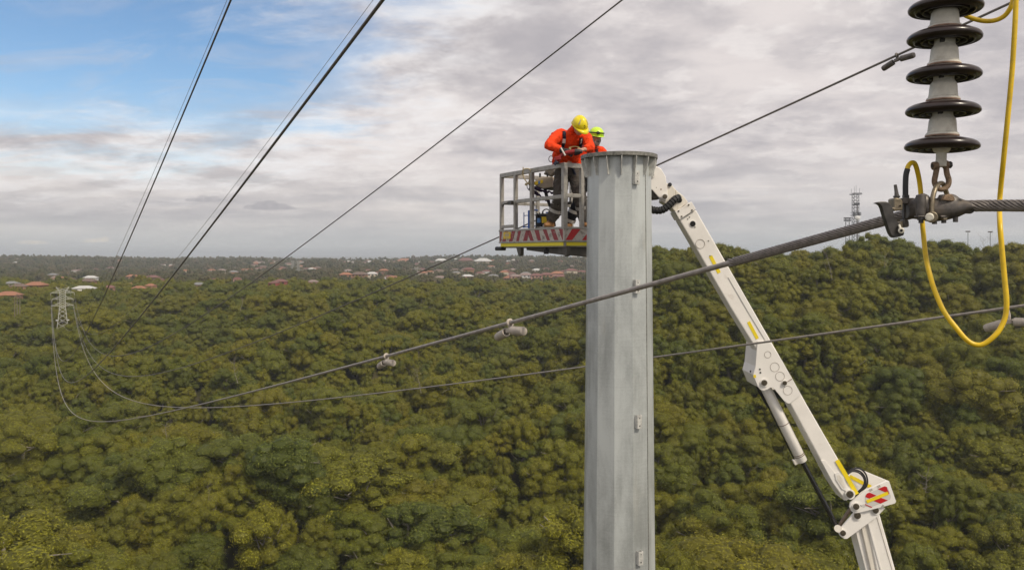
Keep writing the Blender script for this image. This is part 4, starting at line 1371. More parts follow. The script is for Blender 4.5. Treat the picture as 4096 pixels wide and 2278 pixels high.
# step bolt brackets
for zpy, zpx in ((447, 1597), (720, 1598), (1058, 1602), (1398, 1605)):
    q = W(zpx, zpy, 11.07); z = q.z
    a = math.radians(-90 + 30)         # facet to the right of the seam
    rd = Vector((math.cos(a), math.sin(a), 0)); tg = Vector((-math.sin(a), math.cos(a), 0)); up = Vector((0, 0, 1))
    rr = pole_r(z - CZ) * math.cos(math.radians(15))
    x_off = (q.x - (PX + rd.x * rr)) / max(.1, tg.x)
    c = Vector((PX, PYY, z)) + rd * rr + tg * x_off
    e = Vector((0, 0, 0))
    mb = MB()
    mb.box(c + rd * .028 - tg * .036, (tg, rd, up), .007, .06, .19)
    mb.box(c + rd * .028 + tg * .036, (tg, rd, up), .007, .06, .19)
    mb.box(c + rd * .0575, (tg, rd, up), .080, .007, .19)
    br = build('step_bracket', mb, M['galv_plate'], pole, 0, .002, 1)
    build('bolt_hole', MB().cyl(c + rd * .0605 - up * .055, c + rd * .0622 - up * .055, .011, n=10), M['black_hole'], br)
    build('bolt_hole', MB().cyl(c + rd * .0605 + up * .055, c + rd * .0622 + up * .055, .009, n=10), M['black_hole'], br)
# drips of dark flux down the shaft are in the zinc itself; lifting lug behind the rim
tag(pole, None, None)

# ------------------------------------------------------------------ boom lift
YB = 13.0                   # depth of the boom's near face
def Q(px, py, Y=YB): return P(px, py, Y)
def slab(pts, Y, depth): return MB().prism([P(x, y, Y) for x, y in pts], (0, depth, 0))
lift_ = thing('boom_lift', P(3600, 2900, YB), 'white articulated boom lift holding the work basket behind the steel pole', 'boom lift')

# --- upper boom
left = [(2717, 878), (2928, 1240), (3030, 1404), (3163, 1618), (3282, 1839), (3330, 1930), (3379, 2003)]
right = [(3432, 1972), (3337, 1805), (3228, 1617), (3170, 1512), (3000, 1216), (2784, 838)]
ub = build('upper_boom', slab(left + right, YB, .34), M['white_paint'], lift_, 0, .022, 3)
# edge cover plate, top side
build('edge_plate', slab([(2912, 1108), (2930, 1098), (3010, 1240), (3076, 1356), (3066, 1368), (2992, 1246)], YB - .012, .011), M['white_clean'], ub, 0, .003)
build('lower_plate', slab([(3283, 1838), (3300, 1840), (3370, 1925), (3425, 1972), (3385, 2001), (3334, 1932)], YB - .012, .011), M['white_clean'], ub, 0, .003)
build('pocket', slab([(3339, 1893), (3353, 1884), (3375, 1905), (3391, 1950), (3384, 1962), (3368, 1956), (3343, 1917)], YB - .026, .013), M['white_clean'], ub, 0, .012, 3)
build('pocket_hollow', slab([(3348, 1900), (3356, 1897), (3370, 1912), (3382, 1946), (3376, 1952), (3352, 1920)], YB - .030, .003), M['white_worn'], ub, 0, .003)
def ring_mark(px, py, r, Y=YB - .004):
    c = P(px, py, Y); rr = r / F * Y
    pts = [c + Vector((math.cos(a) * rr, 0, math.sin(a) * rr)) for a in [2 * math.pi * i / 28 for i in range(28)]]
    build('cover_plate', MB().tube(pts, .0042, 4, closed=True), M['panel_line'], ub)
for q in ((2801, 975, 18), (3071, 1417, 13), (3099, 1467, 18), (3120, 1504, 18), (3151, 1560, 18)):
    ring_mark(q[0], q[1], q[2], YB - (.004 if q[1] < 1300 else .024))
def disc(name, px, py, r, Y, mat, parent, d=.02, n=20):
    c = P(px, py, Y); rr = r / F * Y
    return build(name, MB().cyl(c, c + Vector((0, d, 0)), rr, n=n), M[mat], parent, 35)
def pin(px, py, r, Y, parent):
    disc('pin_boss', px, py, r * 1.45, Y, 'white_clean', parent, .03)
    c = P(px, py, Y - .02); rr = r / F * Y
    mb = MB().cyl(c, c + Vector((0, .05, 0)), rr, n=18)
    for k in range(4):
        a = k * math.pi / 2 + .5
        mb.cyl(c + Vector((math.cos(a) * rr * .55, -.008, math.sin(a) * rr * .55)), c + Vector((math.cos(a) * rr * .55, .01, math.sin(a) * rr * .55)), rr * .2, n=6)
    mb.box(c - Vector((0, .006, 0)), None, rr * .9, .012, rr * .3)
    build('pin', mb, M['pin_steel'], parent, 35)
disc('access_hole', 2772, 894, 14, YB - .012, 'white_clean', ub, .012)
disc('access_hole', 2771, 895, 11.5, YB - .014, 'black_hole', ub, .004)
for x, y in ((2840, 1023), (2751, 876), (2780, 908), (2834, 963), (2758, 868)):
    disc('bolt', x, y, 2.6, YB - .006, 'pin_steel', ub, .008, 8)
def tape(a, b, w, Y, parent, mat='yellow_tape'):
    ax, ay = a; bx_, by = b
    dx, dy = bx_ - ax, by - ay; l = math.hypot(dx, dy); nx, ny = -dy / l * w / 2, dx / l * w / 2
    build('reflector_tape', slab([(ax + nx, ay + ny), (bx_ + nx, by + ny), (bx_ - nx, by - ny), (ax - nx, ay - ny)], Y, .003), M[mat], parent, 0)
tape((2842, 1023), (2877, 1091), 14, YB - .005, ub)
tape((2994, 1286), (3030, 1354), 13, YB - .005, ub)
tape((3348, 1839), (3428, 1975), 17, YB - .016, ub)
# weathered knuckle head above the boom, with its bolted collar
hd = build('boom_head', slab([(2655, 735), (2683, 733), (2708, 763), (2735, 784), (2753, 808), (2703, 848), (2678, 824), (2648, 806)], YB - .005, .30), M['white_worn'], lift_, 0, .012, 2)
build('collar', slab([(2700, 846), (2767, 806), (2784, 836), (2718, 878)], YB - .045, .42), M['white_paint'], hd, 0, .008, 2)
for x, y in ((2715, 844), (2755, 819), (2768, 840), (2727, 865)):
    disc('bolt', x, y, 3.4, YB - .055, 'pin_steel', hd, .012, 8)
for y0 in (0, 16):
    c = P(2704 + y0 * .35, 857 + y0 * .6, YB)
disc('hose_opening', 2718, 801, 15, YB - .012, 'white_worn', hd, .01)
disc('hose_opening', 2716, 800, 12.5, YB - .014, 'black_hole', hd, .004)
bt = P(2680, 738, YB - .03); build('stop_buffer', MB().cyl(bt, bt + Vector((0, .2, 0)), .032, n=16), M['black_rubber'], hd)
# jib plate that carries the basket, running left behind the pole
jb = build('jib_plate', slab([(2430, 690), (2540, 668), (2590, 664), (2622, 662), (2645, 675), (2663, 706), (2670, 756), (2672, 786), (2664, 798), (2650, 797), (2632, 786), (2610, 760), (2540, 735), (2430, 760)], YB - .04, .035), M['white_paint'], lift_, 0, .01, 2)
build('rear_plate', slab([(2430, 690), (2590, 664), (2645, 675), (2663, 706), (2672, 786), (2650, 797), (2610, 760), (2430, 760)], YB + .30, .035), M['white_paint'], jb, 0, .01, 2)
build('jib_beam', slab([(2430, 720), (2597, 742), (2640, 795), (2615, 797), (2575, 770), (2430, 775)], YB + .02, .26), M['dark_frame'], jb, 0, .008)
pin(2606, 697, 10, YB - .06, jb); pin(2660, 786, 9.5, YB - .06, jb)
disc('paint_chip', 2644, 757, 3, YB - .043, 'rusty', jb, .003, 7); disc('paint_chip', 2626, 750, 1.6, YB - .043, 'rusty', jb, .003, 7)
# corrugated hose guard
hp = [(2545, 770, .05), (2567, 812, .02), (2597, 834, -.02), (2622, 841, -.05), (2646, 840, -.06), (2666, 829, -.06), (2684, 812, -.05), (2700, 797, -.03), (2716, 790, .02)]
ctrl = [P(x, y, YB + d) for x, y, d in hp]
def smooth_path(c, n):
    out = []
    for i in range(len(c) - 1):
        p0 = c[max(0, i - 1)]; p1 = c[i]; p2 = c[i + 1]; p3 = c[min(len(c) - 1, i + 2)]
        for k in range(n):
            t = k / n
            out.append(.5 * ((2 * p1) + (p2 - p0) * t + (2 * p0 - 5 * p1 + 4 * p2 - p3) * t * t + (3 * p1 - p0 - 3 * p2 + p3) * t ** 3))
    out.append(c[-1]); return out
sp = smooth_path(ctrl, 10)
build('hose_guard', MB().tube(sp, [.056 + (.006 if i % 5 else -.006) for i in range(len(sp))], 14), M['black_rubber'], hd, 25)
# cylinder bracket
cb = build('cylinder_bracket', slab([(3030, 1364), (3022, 1464), (3013, 1498), (3032, 1546), (3043, 1558), (3056, 1561), (3070, 1556), (3082, 1549), (3092, 1550), (3100, 1557), (3135, 1600), (3150, 1612), (3159, 1613), (3205, 1577), (3128, 1440), (3080, 1368), (3050, 1362)], YB - .022, .021), M['white_clean'], lift_, 0, .004)
build('bracket_cheek', slab([(3030, 1380), (3022, 1464), (3013, 1498), (3032, 1546), (3056, 1561), (3040, 1400)], YB - .003, .62), M['white_paint'], cb, 0, .006)
build('bracket_cheek', slab([(3030, 1364), (3013, 1498), (3032, 1546), (3056, 1561), (3100, 1557), (3159, 1613), (3205, 1577), (3128, 1440), (3050, 1362)], YB + .60, .03), M['white_paint'], cb, 0, .006)
pin(3058, 1530, 11.5, YB - .04, cb); pin(3140, 1531, 8.5, YB - .04, cb)
for x, y in ((3040, 1476), (3042, 1489)): disc('bolt', x, y, 3.4, YB - .03, 'black_hole', cb, .01, 10)
tape((3014, 1504), (3024, 1503), 12, YB - .026, cb)
build('grease_line', MB().tube([P(3142, 1530, YB - .04), P(3170, 1513, YB - .03)], .005, 5), M['rusty'], cb)
# hydraulic cylinder
a = P(3066, 1556, YB + .16); b = P(3209, 1843, YB + .16); ax_ = (b - a).normalized()
cyl = build('lift_cylinder', MB().tube([a - ax_ * .1, a, b - ax_ * .01, b], [.088, .088, .088, .082], 28), M['white_paint'], lift_, 40)
for t, r in ((.475, .0905), (.895, .0905), (.915, .0905)):
    c = a.lerp(b, t); build('pipe_band', MB().cyl(c, c + ax_ * .012, r, n=28), M['brown_steel'], cyl)
sd_ = ax_.cross(Vector((0, 1, 0))).normalized()
if sd_.x > 0: sd_ = -sd_
build('feed_pipe', MB().tube([a + sd_ * .10, a.lerp(b, .3) + sd_ * .106, a.lerp(b, .93) + sd_ * .106], .011, 8), M['black_rubber'], cyl)
build('feed_pipe', MB().tube([a - ax_ * .4 + sd_ * .1, a + sd_ * .13, a.lerp(b, .2) + sd_ * .11], .016, 8), M['black_rubber'], cyl)
build('valve_block', MB().box(a.lerp(b, .965) + sd_ * .11, (ax_, Vector((0, 1, 0)), sd_), .09, .07, .06), M['white_worn'], cyl, 0, .006)
e_ = P(3348, 2104, YB + .16)
build('piston_rod', MB().tube([b - ax_ * .02, e_], .041, 20), M['rod_steel'], lift_, 40)
# --- elbow
eb = build('elbow_link', slab([(3355, 2122), (3357, 2134), (3366, 2146), (3378, 2154), (3389, 2153), (3440, 2116), (3508, 2066), (3541, 2031), (3520, 2022), (3470, 2010), (3425, 2040)], YB - .035, .04), M['white_clean'], lift_, 0, .005)
build('link_rear', slab([(3355, 2122), (3378, 2154), (3389, 2153), (3508, 2066), (3541, 2031), (3470, 2010), (3425, 2040)], YB + .36, .04), M['white_paint'], eb, 0, .005)
build('spacer_tube', MB().tube([P(3352, 2112, YB - .03), P(3352, 2112, YB + .4)], .06, 16), M['white_worn'], eb)
build('tie_rod', MB().tube([P(3356, 2102, YB + .15), P(3400, 2036, YB + .15)], .030, 12), M['brown_steel'], eb)
build('back_plate', slab([(3395, 1900), (3426, 1869), (3551, 1921), (3560, 1960), (3500, 1990), (3430, 1975)], YB + .20, .04), M['white_clean'], lift_, 0, .005)
bp = lift_.children[-1]
tape((3399, 1903), (3484, 1946), 14, YB + .192, bp)
sg = build('sign_plate', slab([(3399, 2026), (3403, 2010), (3419, 1996), (3461, 1960), (3547, 1923), (3552, 1921), (3557, 1923), (3585, 2005), (3580, 2012), (3523, 2028), (3433, 2050), (3420, 2051), (3408, 2044)], YB - .085, .045), M['white_clean'], lift_, 0, .005)
build('grey_panel', slab([(3460, 2000), (3462, 1976), (3538, 1943), (3552, 1947), (3564, 1985), (3560, 1996), (3490, 2024), (3464, 2024)], YB - .0885, .003), M['grey_tape'], sg, 0)
for pl in ([(3461, 1985), (3468, 1972), (3479, 1968), (3506, 1980), (3477, 1992)], [(3511, 1954), (3538, 1943), (3547, 1945), (3553, 1964), (3539, 1966)], [(3494, 2001), (3524, 1989), (3552, 1999), (3522, 2012)], [(3553, 1960), (3557, 1972), (3555, 1975), (3550, 1966)]):
    build('red_panel', slab(pl, YB - .092, .003), M['red_tape'], sg, 0)
tape((3467, 2005), (3553, 1970), 13, YB - .0955, sg)
build('red_line', slab([(3461, 2014), (3489, 2026), (3487, 2029), (3460, 2017)], YB - .092, .003), M['red_tape'], sg, 0)
build('black_triangle', slab([(3525, 2024), (3531, 2016), (3539, 2021)], YB - .092, .003), M['panel_line'], sg, 0)
def text(s, px, py, size, rot, Y, mat, parent, name='marking'):
    c = bpy.data.curves.new('txt', 'FONT'); c.body = s; c.size = size; c.align_x = 'CENTER'; c.align_y = 'CENTER'; c.extrude = .0008
    o = bpy.data.objects.new('txt', c)
    me = bpy.data.meshes.new_from_object(o)
    bpy.data.objects.remove(o)
    p = P(px, py, Y)
    me.transform(Matrix.Translation(p) @ Matrix.Rotation(rot, 4, 'Y') @ Matrix.Rotation(math.pi / 2, 4, 'X'))
    me.materials.append(M[mat])
    return link(name, me, parent)
text('SR', 3484, 1958, .062, math.radians(-22), YB - .0905, 'panel_line', sg)
text('SR', 3516, 1944, .062, math.radians(-22), YB - .0905, 'panel_line', sg)
pin(3426, 2025, 12, YB - .105, sg); disc('grease_cap', 3455, 2021, 7, YB - .089, 'grey_tape', sg, .01)
disc('stain', 3440, 2022, 6, YB - .0875, 'black_hole', sg, .003, 7)
pin(3401, 1976, 14, YB - .05, ub); pin(3431, 2061, 13, YB - .05, eb); pin(3504, 2040, 12, YB - .05, eb); pin(3373, 2131, 11, YB - .05, eb)
for off in (0, 7, -5):
    hpn = [(3380 + off * .3, 1905), (3398 + off * .5, 1886 - off), (3418 + off, 1878 - off), (3441 + off, 1884 - off), (3458 + off, 1903 - off * .6), (3463 + off, 1928), (3453 + off, 1950), (3434 + off * .5, 1966), (3424, 1985)]
    build('hydraulic_hose', MB().tube(smooth_path([P(x, y, YB + .03 + .03 * off / 7) for x, y in hpn], 6), .0135, 8), M['black_rubber'], lift_)
# --- lower boom, carried on down to the truck below the frame
k1, k2 = .277, .295
lbl = [(3419, 2095), (3463, 2278)]; lb_front_l = (3467, 2080)
dn = 2300
lb = build('lower_boom', slab([(3462, 2060), (3515, 2040), (3521, 2058), (3583, 2278), (3583 + dn * k2, 2278 + dn), (3505 + dn * k2, 2278 + dn), (3505, 2278)], YB + .02, .42), M['white_paint'], lift_, 0, .03, 3)
build('worn_flange', slab([(3440, 2085), (3462, 2060), (3506, 2278), (3506 + dn * k2, 2278 + dn), (3484 + dn * k2, 2278 + dn), (3484, 2278)], YB + .045, .36), M['white_worn'], lb, 0, .01, 2)
build('side_web', slab([(3419, 2110), (3440, 2085), (3485, 2278), (3485 + dn * k2, 2278 + dn), (3463 + dn * k2, 2278 + dn), (3463, 2278)], YB + .085, .30), M['white_paint'], lb, 0, .006, 2)
build('rib', slab([(3471, 2090), (3478, 2090), (3529, 2278), (3529 + dn * k2, 2278 + dn), (3521 + dn * k2, 2278 + dn), (3521, 2278)], YB + .008, .013), M['white_clean'], lb, 0, .005)
build('seam_line', slab([(3506, 2066), (3508, 2066), (3570, 2278), (3570 + dn * k2, 2278 + dn), (3568 + dn * k2, 2278 + dn), (3568, 2278)], YB + .015, .006), M['panel_line'], lb, 0)

# ------------------------------------------------------------------ basket of the lift
C0 = Vector((.818, 12.3, CZ)); EL = Vector((-.507, .862, 0)); ER = Vector((.862, .507, 0)); UP = Vector((0, 0, 1))
LL, LR = 1.97, 1.50
ZT, ZM, ZF, ZB = 1.41, .895, .40, .215
def B(l, r, z): return C0 + EL * l + ER * r + UP * z
bk = build('basket_floor', MB().box(B(LL / 2, LR / 2, ZF - .03), (EL, ER, UP), LL - .02, LR - .02, .04), M['alloy'], lift_, 0)
rw = .062
def rail(a, b, w=rw, h=None, name='rail'):
    build(name, MB().beam(a, b, w, h or w, ext=w / 2 if name == 'rail' else 0), M['alloy'], bk, 0, .006, 2)
# top rails
rail(B(0, 0, ZT - .03), B(LL, 0, ZT - .03), .06, .075); rail(B(0, .0, ZT - .03) + ER * .031, B(0, LR, ZT - .03), .06, .075)
rail(B(LL, .05, ZT - .03), B(LL, LR, ZT - .03), .055, .07); rail(B(0.05, LR, ZT - .03), B(LL, LR, ZT - .03), .055, .07)
# mid rails
rail(B(.03, 0, ZM), B(LL, 0, ZM), .045, .06); rail(B(0, .05, ZM + .015), B(0, .30, ZM + .015), .045, .06)
rail(B(LL, .05, ZM), B(LL, LR, ZM), .04, .055); rail(B(.05, LR, ZM), B(LL, LR, ZM), .04, .055)
# posts
def post(l, r, z0=ZF - .02, z1=ZT - .06, w=rw): build('post', MB().box(B(l, r, (z0 + z1) / 2), (EL, ER, UP), w, w, z1 - z0), M['alloy'], bk, 0, .006, 2)
post(0, 0, w=.075); post(LL, 0, ZF - .15); post(LL * .485, 0); post(LL * .755, 0); post(0, .33); post(LL, LR); post(0, LR); post(LL, LR * .5); post(LL * .5, LR)
# gate in the right hand side
for a, b in (((.43, ZM - .0), (1.42, ZM - .0)), ((.43, ZF + .06), (1.42, ZF + .06))):
    rail(B(-.02, a[0], a[1]), B(-.02, b[0], b[1]), .035, .05, 'gate_rail')
for r in (.43, 1.42): build('gate_post', MB().box(B(-.02, r, (ZM + ZF + .06) / 2), (EL, ER, UP), .035, .055, ZM - ZF - .12), M['alloy'], bk, 0, .004)
# small gate frame at far end of left side, bottom bar
rail(B(LL * .76, 0, ZF + .075), B(LL, 0, ZF + .075), .04, .055, 'gate_rail')
build('gate_latch', MB().box(B(LL * .80, -.05, ZM - .02), (EL, ER, UP), .11, .05, .06).tube([B(LL * .84, -.06, ZM - .02), B(LL * .90, -.07, ZM - .03), B(LL * .92, -.07, ZM - .07)], .012, 6), M['cast_dark'], bk, 30)
# toe boards with warning stripes
TT, TB = ZF - .005, .205
for (o_, d_, n_, L) in ((B(0, 0, 0), EL, -ER, LL), (B(0, 0, 0), ER, -EL, LR)):
    c = o_ + d_ * (L / 2)
    build('toe_board', MB().box(Vector((c.x, c.y, CZ + (TT + TB) / 2)) + n_ * .022, (d_, n_, UP), L + .08, .02, TT - TB), M['toe_white'], bk, 0, .004)
    build('kick_edge', MB().box(Vector((c.x, c.y, CZ + TT + .01)) + n_ * .022, (d_, n_, UP), L + .09, .035, .03), M['alloy'], bk, 0, .004)
    build('kick_edge', MB().box(Vector((c.x, c.y, CZ + TB - .008)) + n_ * .022, (d_, n_, UP), L + .09, .035, .028), M['alloy'], bk, 0, .004)
    build('yellow_stripe', MB().box(Vector((c.x, c.y, CZ + .152)) + n_ * .016, (d_, n_, UP), L - (.0 if d_ is EL else .05), .02, .058), M['toe_yellow'], bk, 0, .003)
    build('floor_frame', MB().box(Vector((c.x, c.y, CZ + .148)) - n_ * .012, (d_, n_, UP), L + .03, .03, .085), M['alloy'], bk, 0, .004)
for r_ in (LL, ):
    build('toe_board', MB().box(B(LL + .02, LR / 2, (TT + TB) / 2), (EL, ER, UP), .02, LR, TT - TB), M['toe_white'], bk, 0)
    build('toe_board', MB().box(B(LL / 2, LR + .02, (TT + TB) / 2), (EL, ER, UP), LL, .02, TT - TB), M['toe_white'], bk, 0)
def stripe(d_, n_, s0, s1, t0, t1, mat):
    """leaning stripe: bottom from s0..s1, top from t0..t1 (metres from the near corner)"""
    zb, ztp = CZ + TB + .008, CZ + TT - .008
    o_ = Vector((C0.x, C0.y, 0)) + n_ * .0335
    poly = [o_ + d_ * s0 + UP * zb, o_ + d_ * s1 + UP * zb, o_ + d_ * t1 + UP * ztp, o_ + d_ * t0 + UP * ztp]
    build('red_stripe', MB().prism(poly, n_ * .003), M[mat], bk, 0)
# left side, photo pixels of the toe board mapped to length: corner at x=1545, far end x=35 of 2576 crop
def sl(x): 
    t = (1552 - x) / (1552 - 40.0)
    # perspective: depth grows along the side
    y0, y1 = 12.3, 12.3 + .862 * LL
    return LL * (t * y0) / (y1 - t * (y1 - y0)) if True else 0
for b0, b1, t0, t1 in ((1560, 1545, 1560, 1462), (1452, 1352, 1355, 1262), (1245, 1180, 1160, 1072), (1028, 955, 975, 868), (850, 770, 770, 690), (690, 595, 745, 665), (335, 252, 408, 330), (168, 95, 235, 150), (55, 38, 85, 38), (490, 430, 545, 480)):
    stripe(EL, -ER, sl(b0), sl(b1), sl(t0), sl(t1), 'toe_red_worn')
def sr(x):
    # right side: x in the same crop, corner at 1560
    px = 2000 + x / 7.1556
    u = (px - 2048) / F
    return max(0.0, (u * C0.y - C0.x) / (ER.x - u * ER.y))
for b0, b1, t0, t1 in ((1566, 1567, 1566, 1765), (1785, 2025, 2030, 2270), (2310, 2560, 2560, 2800), (2830, 3080, 3080, 3320)):
    stripe(ER, -EL, sr(b0), sr(b1), sr(t0), sr(t1), 'toe_red')
# worn yellow notice
ny = B(sl(210), 0, 0)
build('notice', MB().box(Vector((ny.x, ny.y, CZ + .318)) - ER * .0375, (EL, ER, UP), sl(120) - sl(290), .004, .118), M['decal_yellow'], bk, 0)
for k, (dz, wd) in enumerate(((.040, .10), (.015, .15), (-.005, .15), (-.035, .11))):
    build('print_line', MB().box(Vector((ny.x, ny.y, CZ + .318 + dz)) - ER * .0405, (EL, ER, UP), wd, .002, .012 if k != 1 else .018), M['panel_line'], bk, 0)
# under-frame
uf = build('under_frame', MB().prism([B(LL * .66, .10, .11), B(LL * .66, .10, .06), B(.10, .10, -.03), B(.10, .10, .11)], ER * .12).prism([B(.06, .06, .11), B(.06, .06, -.01), B(.06, 1.4, -.12), B(.06, 1.4, .11)], EL * .2)
           .prism([B(LL * .55, 1.2, .11), B(LL * .55, 1.2, .03), B(.06, 1.2, -.10), B(.06, 1.2, .11)], ER * .2).box(B(LL * .5, LR * .5, .125), (EL, ER, UP), LL * .94, LR * .94, .05), M['dark_frame'], lift_, 0, .006)
for l, r in ((LL * .72, .02), (.02, .02)):
    build('foot_lug', MB().prism([B(l - .06, r, .12), B(l + .10, r, .12), B(l + .03, r, -.02), B(l, r, -.045), B(l - .05, r, -.035), B(l - .06, r, .0)], ER * .07), M['dark_frame'], uf, 0, .01, 2)
build('bump_stop', MB().box(B(LL + .03, -.01, .09), (EL, ER, UP), .22, .12, .07), M['black_rubber'], uf, 0, .02)
bx_ = W(1374, 633, 12.9); build('sensor_box', MB().box(bx_, None, .08, .08, .075).box(bx_ + UP * .06, None, .03, .03, .06), M['black_rubber'], uf, 0, .006)
lp = P(2339, 1013, 12.65); build('marker_lamp', MB().ellip(lp, .032, .032, .026), M['red_lamp'], uf)
build('basket_mount', MB().beam(B(LL * .3, LR - .2, .02), P(2560, 760, YB + .2), .2, .26), M['dark_frame'], lift_, 0, .01)
# ------------------------------------------------------------------ people
def remeshed(name, mb, mat, parent, voxel=.012, smooth=6, fac=.5):
    me = mb.mesh(name, M[mat], 180)
    o = link(name, me, parent)
    r = o.modifiers.new('remesh', 'REMESH'); r.mode = 'VOXEL'; r.voxel_size = voxel; r.use_smooth_shade = True
    s = o.modifiers.new('smooth', 'SMOOTH'); s.iterations = smooth; s.factor = fac
    if mat in ('orange_cloth', 'grey_cloth', 'black_cloth'):
        for nm_, sz, st in (('folds', .13, .050), ('creases', .05, .020)):
            tx = bpy.data.textures.get(nm_) or bpy.data.textures.new(nm_, 'CLOUDS'); tx.noise_scale = sz; tx.noise_depth = 2
            d = o.modifiers.new(nm_, 'DISPLACE'); d.texture = tx; d.strength = st; d.mid_level = .5; d.texture_coords = 'GLOBAL'
    return o
def limb(mb, pts, rs, n=14):
    # rounded joints
    sp = smooth_path([Vector(p) for p in pts], 5)
    k = len(sp) - 1; m = len(pts) - 1
    rr = []
    for i in range(len(sp)):
        t = i / 5; j = min(int(t), m - 1); f = t - j
        rr.append(rs[j] * (1 - f) + rs[j + 1] * f)
    mb.tube(sp, rr, n)
    return mb
def frame(up, fwd):
    u = Vector(up).normalized(); f = Vector(fwd); f = (f - u * f.dot(u)).normalized(); r = f.cross(u)
    return r, f, u
def hand(mb, wrist, dirv, palm_n, s=1.0, curl=.9, thumb=1):
    """palm and five bent fingers; dirv along the hand, palm_n out of the palm"""
    d = Vector(dirv).normalized(); n_ = Vector(palm_n); n_ = (n_ - d * n_.dot(d)).normalized(); a = d.cross(n_)
    mb.ellip(wrist + d * .048 * s, .058 * s, .043 * s, .020 * s, (d, a, n_), 12, 8)
    for i, (L, off) in enumerate(((.072, -.030), (.080, -.010), (.075, .010), (.060, .029))):
        p0 = wrist + d * .085 * s + a * off * s
        p1 = p0 + d * (L * .42 * s) + n_ * (.010 * s)
        c1 = curl * .8; c2 = curl * 1.7
        p2 = p1 + (d * math.cos(c1) + n_ * math.sin(c1)) * (L * .34 * s)
        p3 = p2 + (d * math.cos(c2) + n_ * math.sin(c2)) * (L * .28 * s)
        mb.tube([p0 - d * .03 * s, p0, p1, p2, p3], [.009 * s, .0105 * s, .0098 * s, .009 * s, .007 * s], 8)
    q0 = wrist + d * .022 * s - a * .030 * s * thumb; q1 = q0 + d * .030 * s - a * .022 * s * thumb + n_ * .012 * s; q2 = q1 + d * .030 * s + n_ * .022 * s
    mb.tube([q0, q1, q2], [.013 * s, .0115 * s, .009 * s], 8)
def head_mb(mb, c, r, f, u, s=1.0):
    """skull, jaw, nose, ears, neck stub; c = centre of the head"""
    mb.ellip(c + u * .02 * s, .078 * s, .098 * s, .100 * s, (r, f, u), 18, 12, vmin=-1)
    mb.ellip(c - u * .055 * s + f * .030 * s, .056 * s, .066 * s, .068 * s, (r, f, u), 16, 10)
    mb.loft([(c + f * .088 * s + u * .025 * s, r * .010 * s, u * .010 * s), (c + f * .108 * s - u * .012 * s, r * .017 * s, u * .012 * s), (c + f * .085 * s - u * .022 * s, r * .018 * s, u * .010 * s)], 8)
    mb.ellip(c + f * .088 * s - u * .058 * s, .024 * s, .012 * s, .011 * s, (r, f, u), 10, 6)
    for k in (-1, 1):
        mb.ellip(c + r * (.079 * k * s) - u * .004 * s, .012 * s, .020 * s, .032 * s, (r, f, u), 10, 8)
        mb.ellip(c + r * (.030 * k * s) + f * .076 * s + u * .030 * s, .022 * s, .014 * s, .008 * s, (r, f, u), 8, 6)
def strip(pts, w, nrm_list, th=.006):
    """flat strap along pts, facing nrm"""
    mb = MB(); vs = []
    for i, p in enumerate(pts):
        t = (pts[min(i + 1, len(pts) - 1)] - pts[max(i - 1, 0)]).normalized()
        n_ = Vector(nrm_list[i] if isinstance(nrm_list, list) else nrm_list)
        s = t.cross(n_).normalized()
        vs += [p - s * w / 2, p + s * w / 2]
    fs = [(2 * i, 2 * i + 1, 2 * i + 3, 2 * i + 2) for i in range(len(pts) - 1)]
    mb.add(vs, fs)
    return mb
def strap_on(name, pts, w, target, parent, mat='navy_strap', off=.006, th=.006):
    """webbing laid on the shirt: projected along +Y on to it, given some thickness"""
    sp = smooth_path(pts, 8)
    o = link(name, strip(sp, w, (0, -1, 0)).mesh(name, M[mat], 180), parent)
    sw = o.modifiers.new('wrap', 'SHRINKWRAP'); sw.target = target; sw.wrap_method = 'PROJECT'
    sw.use_project_x = False; sw.use_project_y = True; sw.use_project_z = False
    sw.use_negative_direction = False; sw.use_positive_direction = True; sw.offset = off; sw.wrap_mode = 'ABOVE_SURFACE'
    so = o.modifiers.new('thick', 'SOLIDIFY'); so.thickness = th; so.offset = 0
    return o

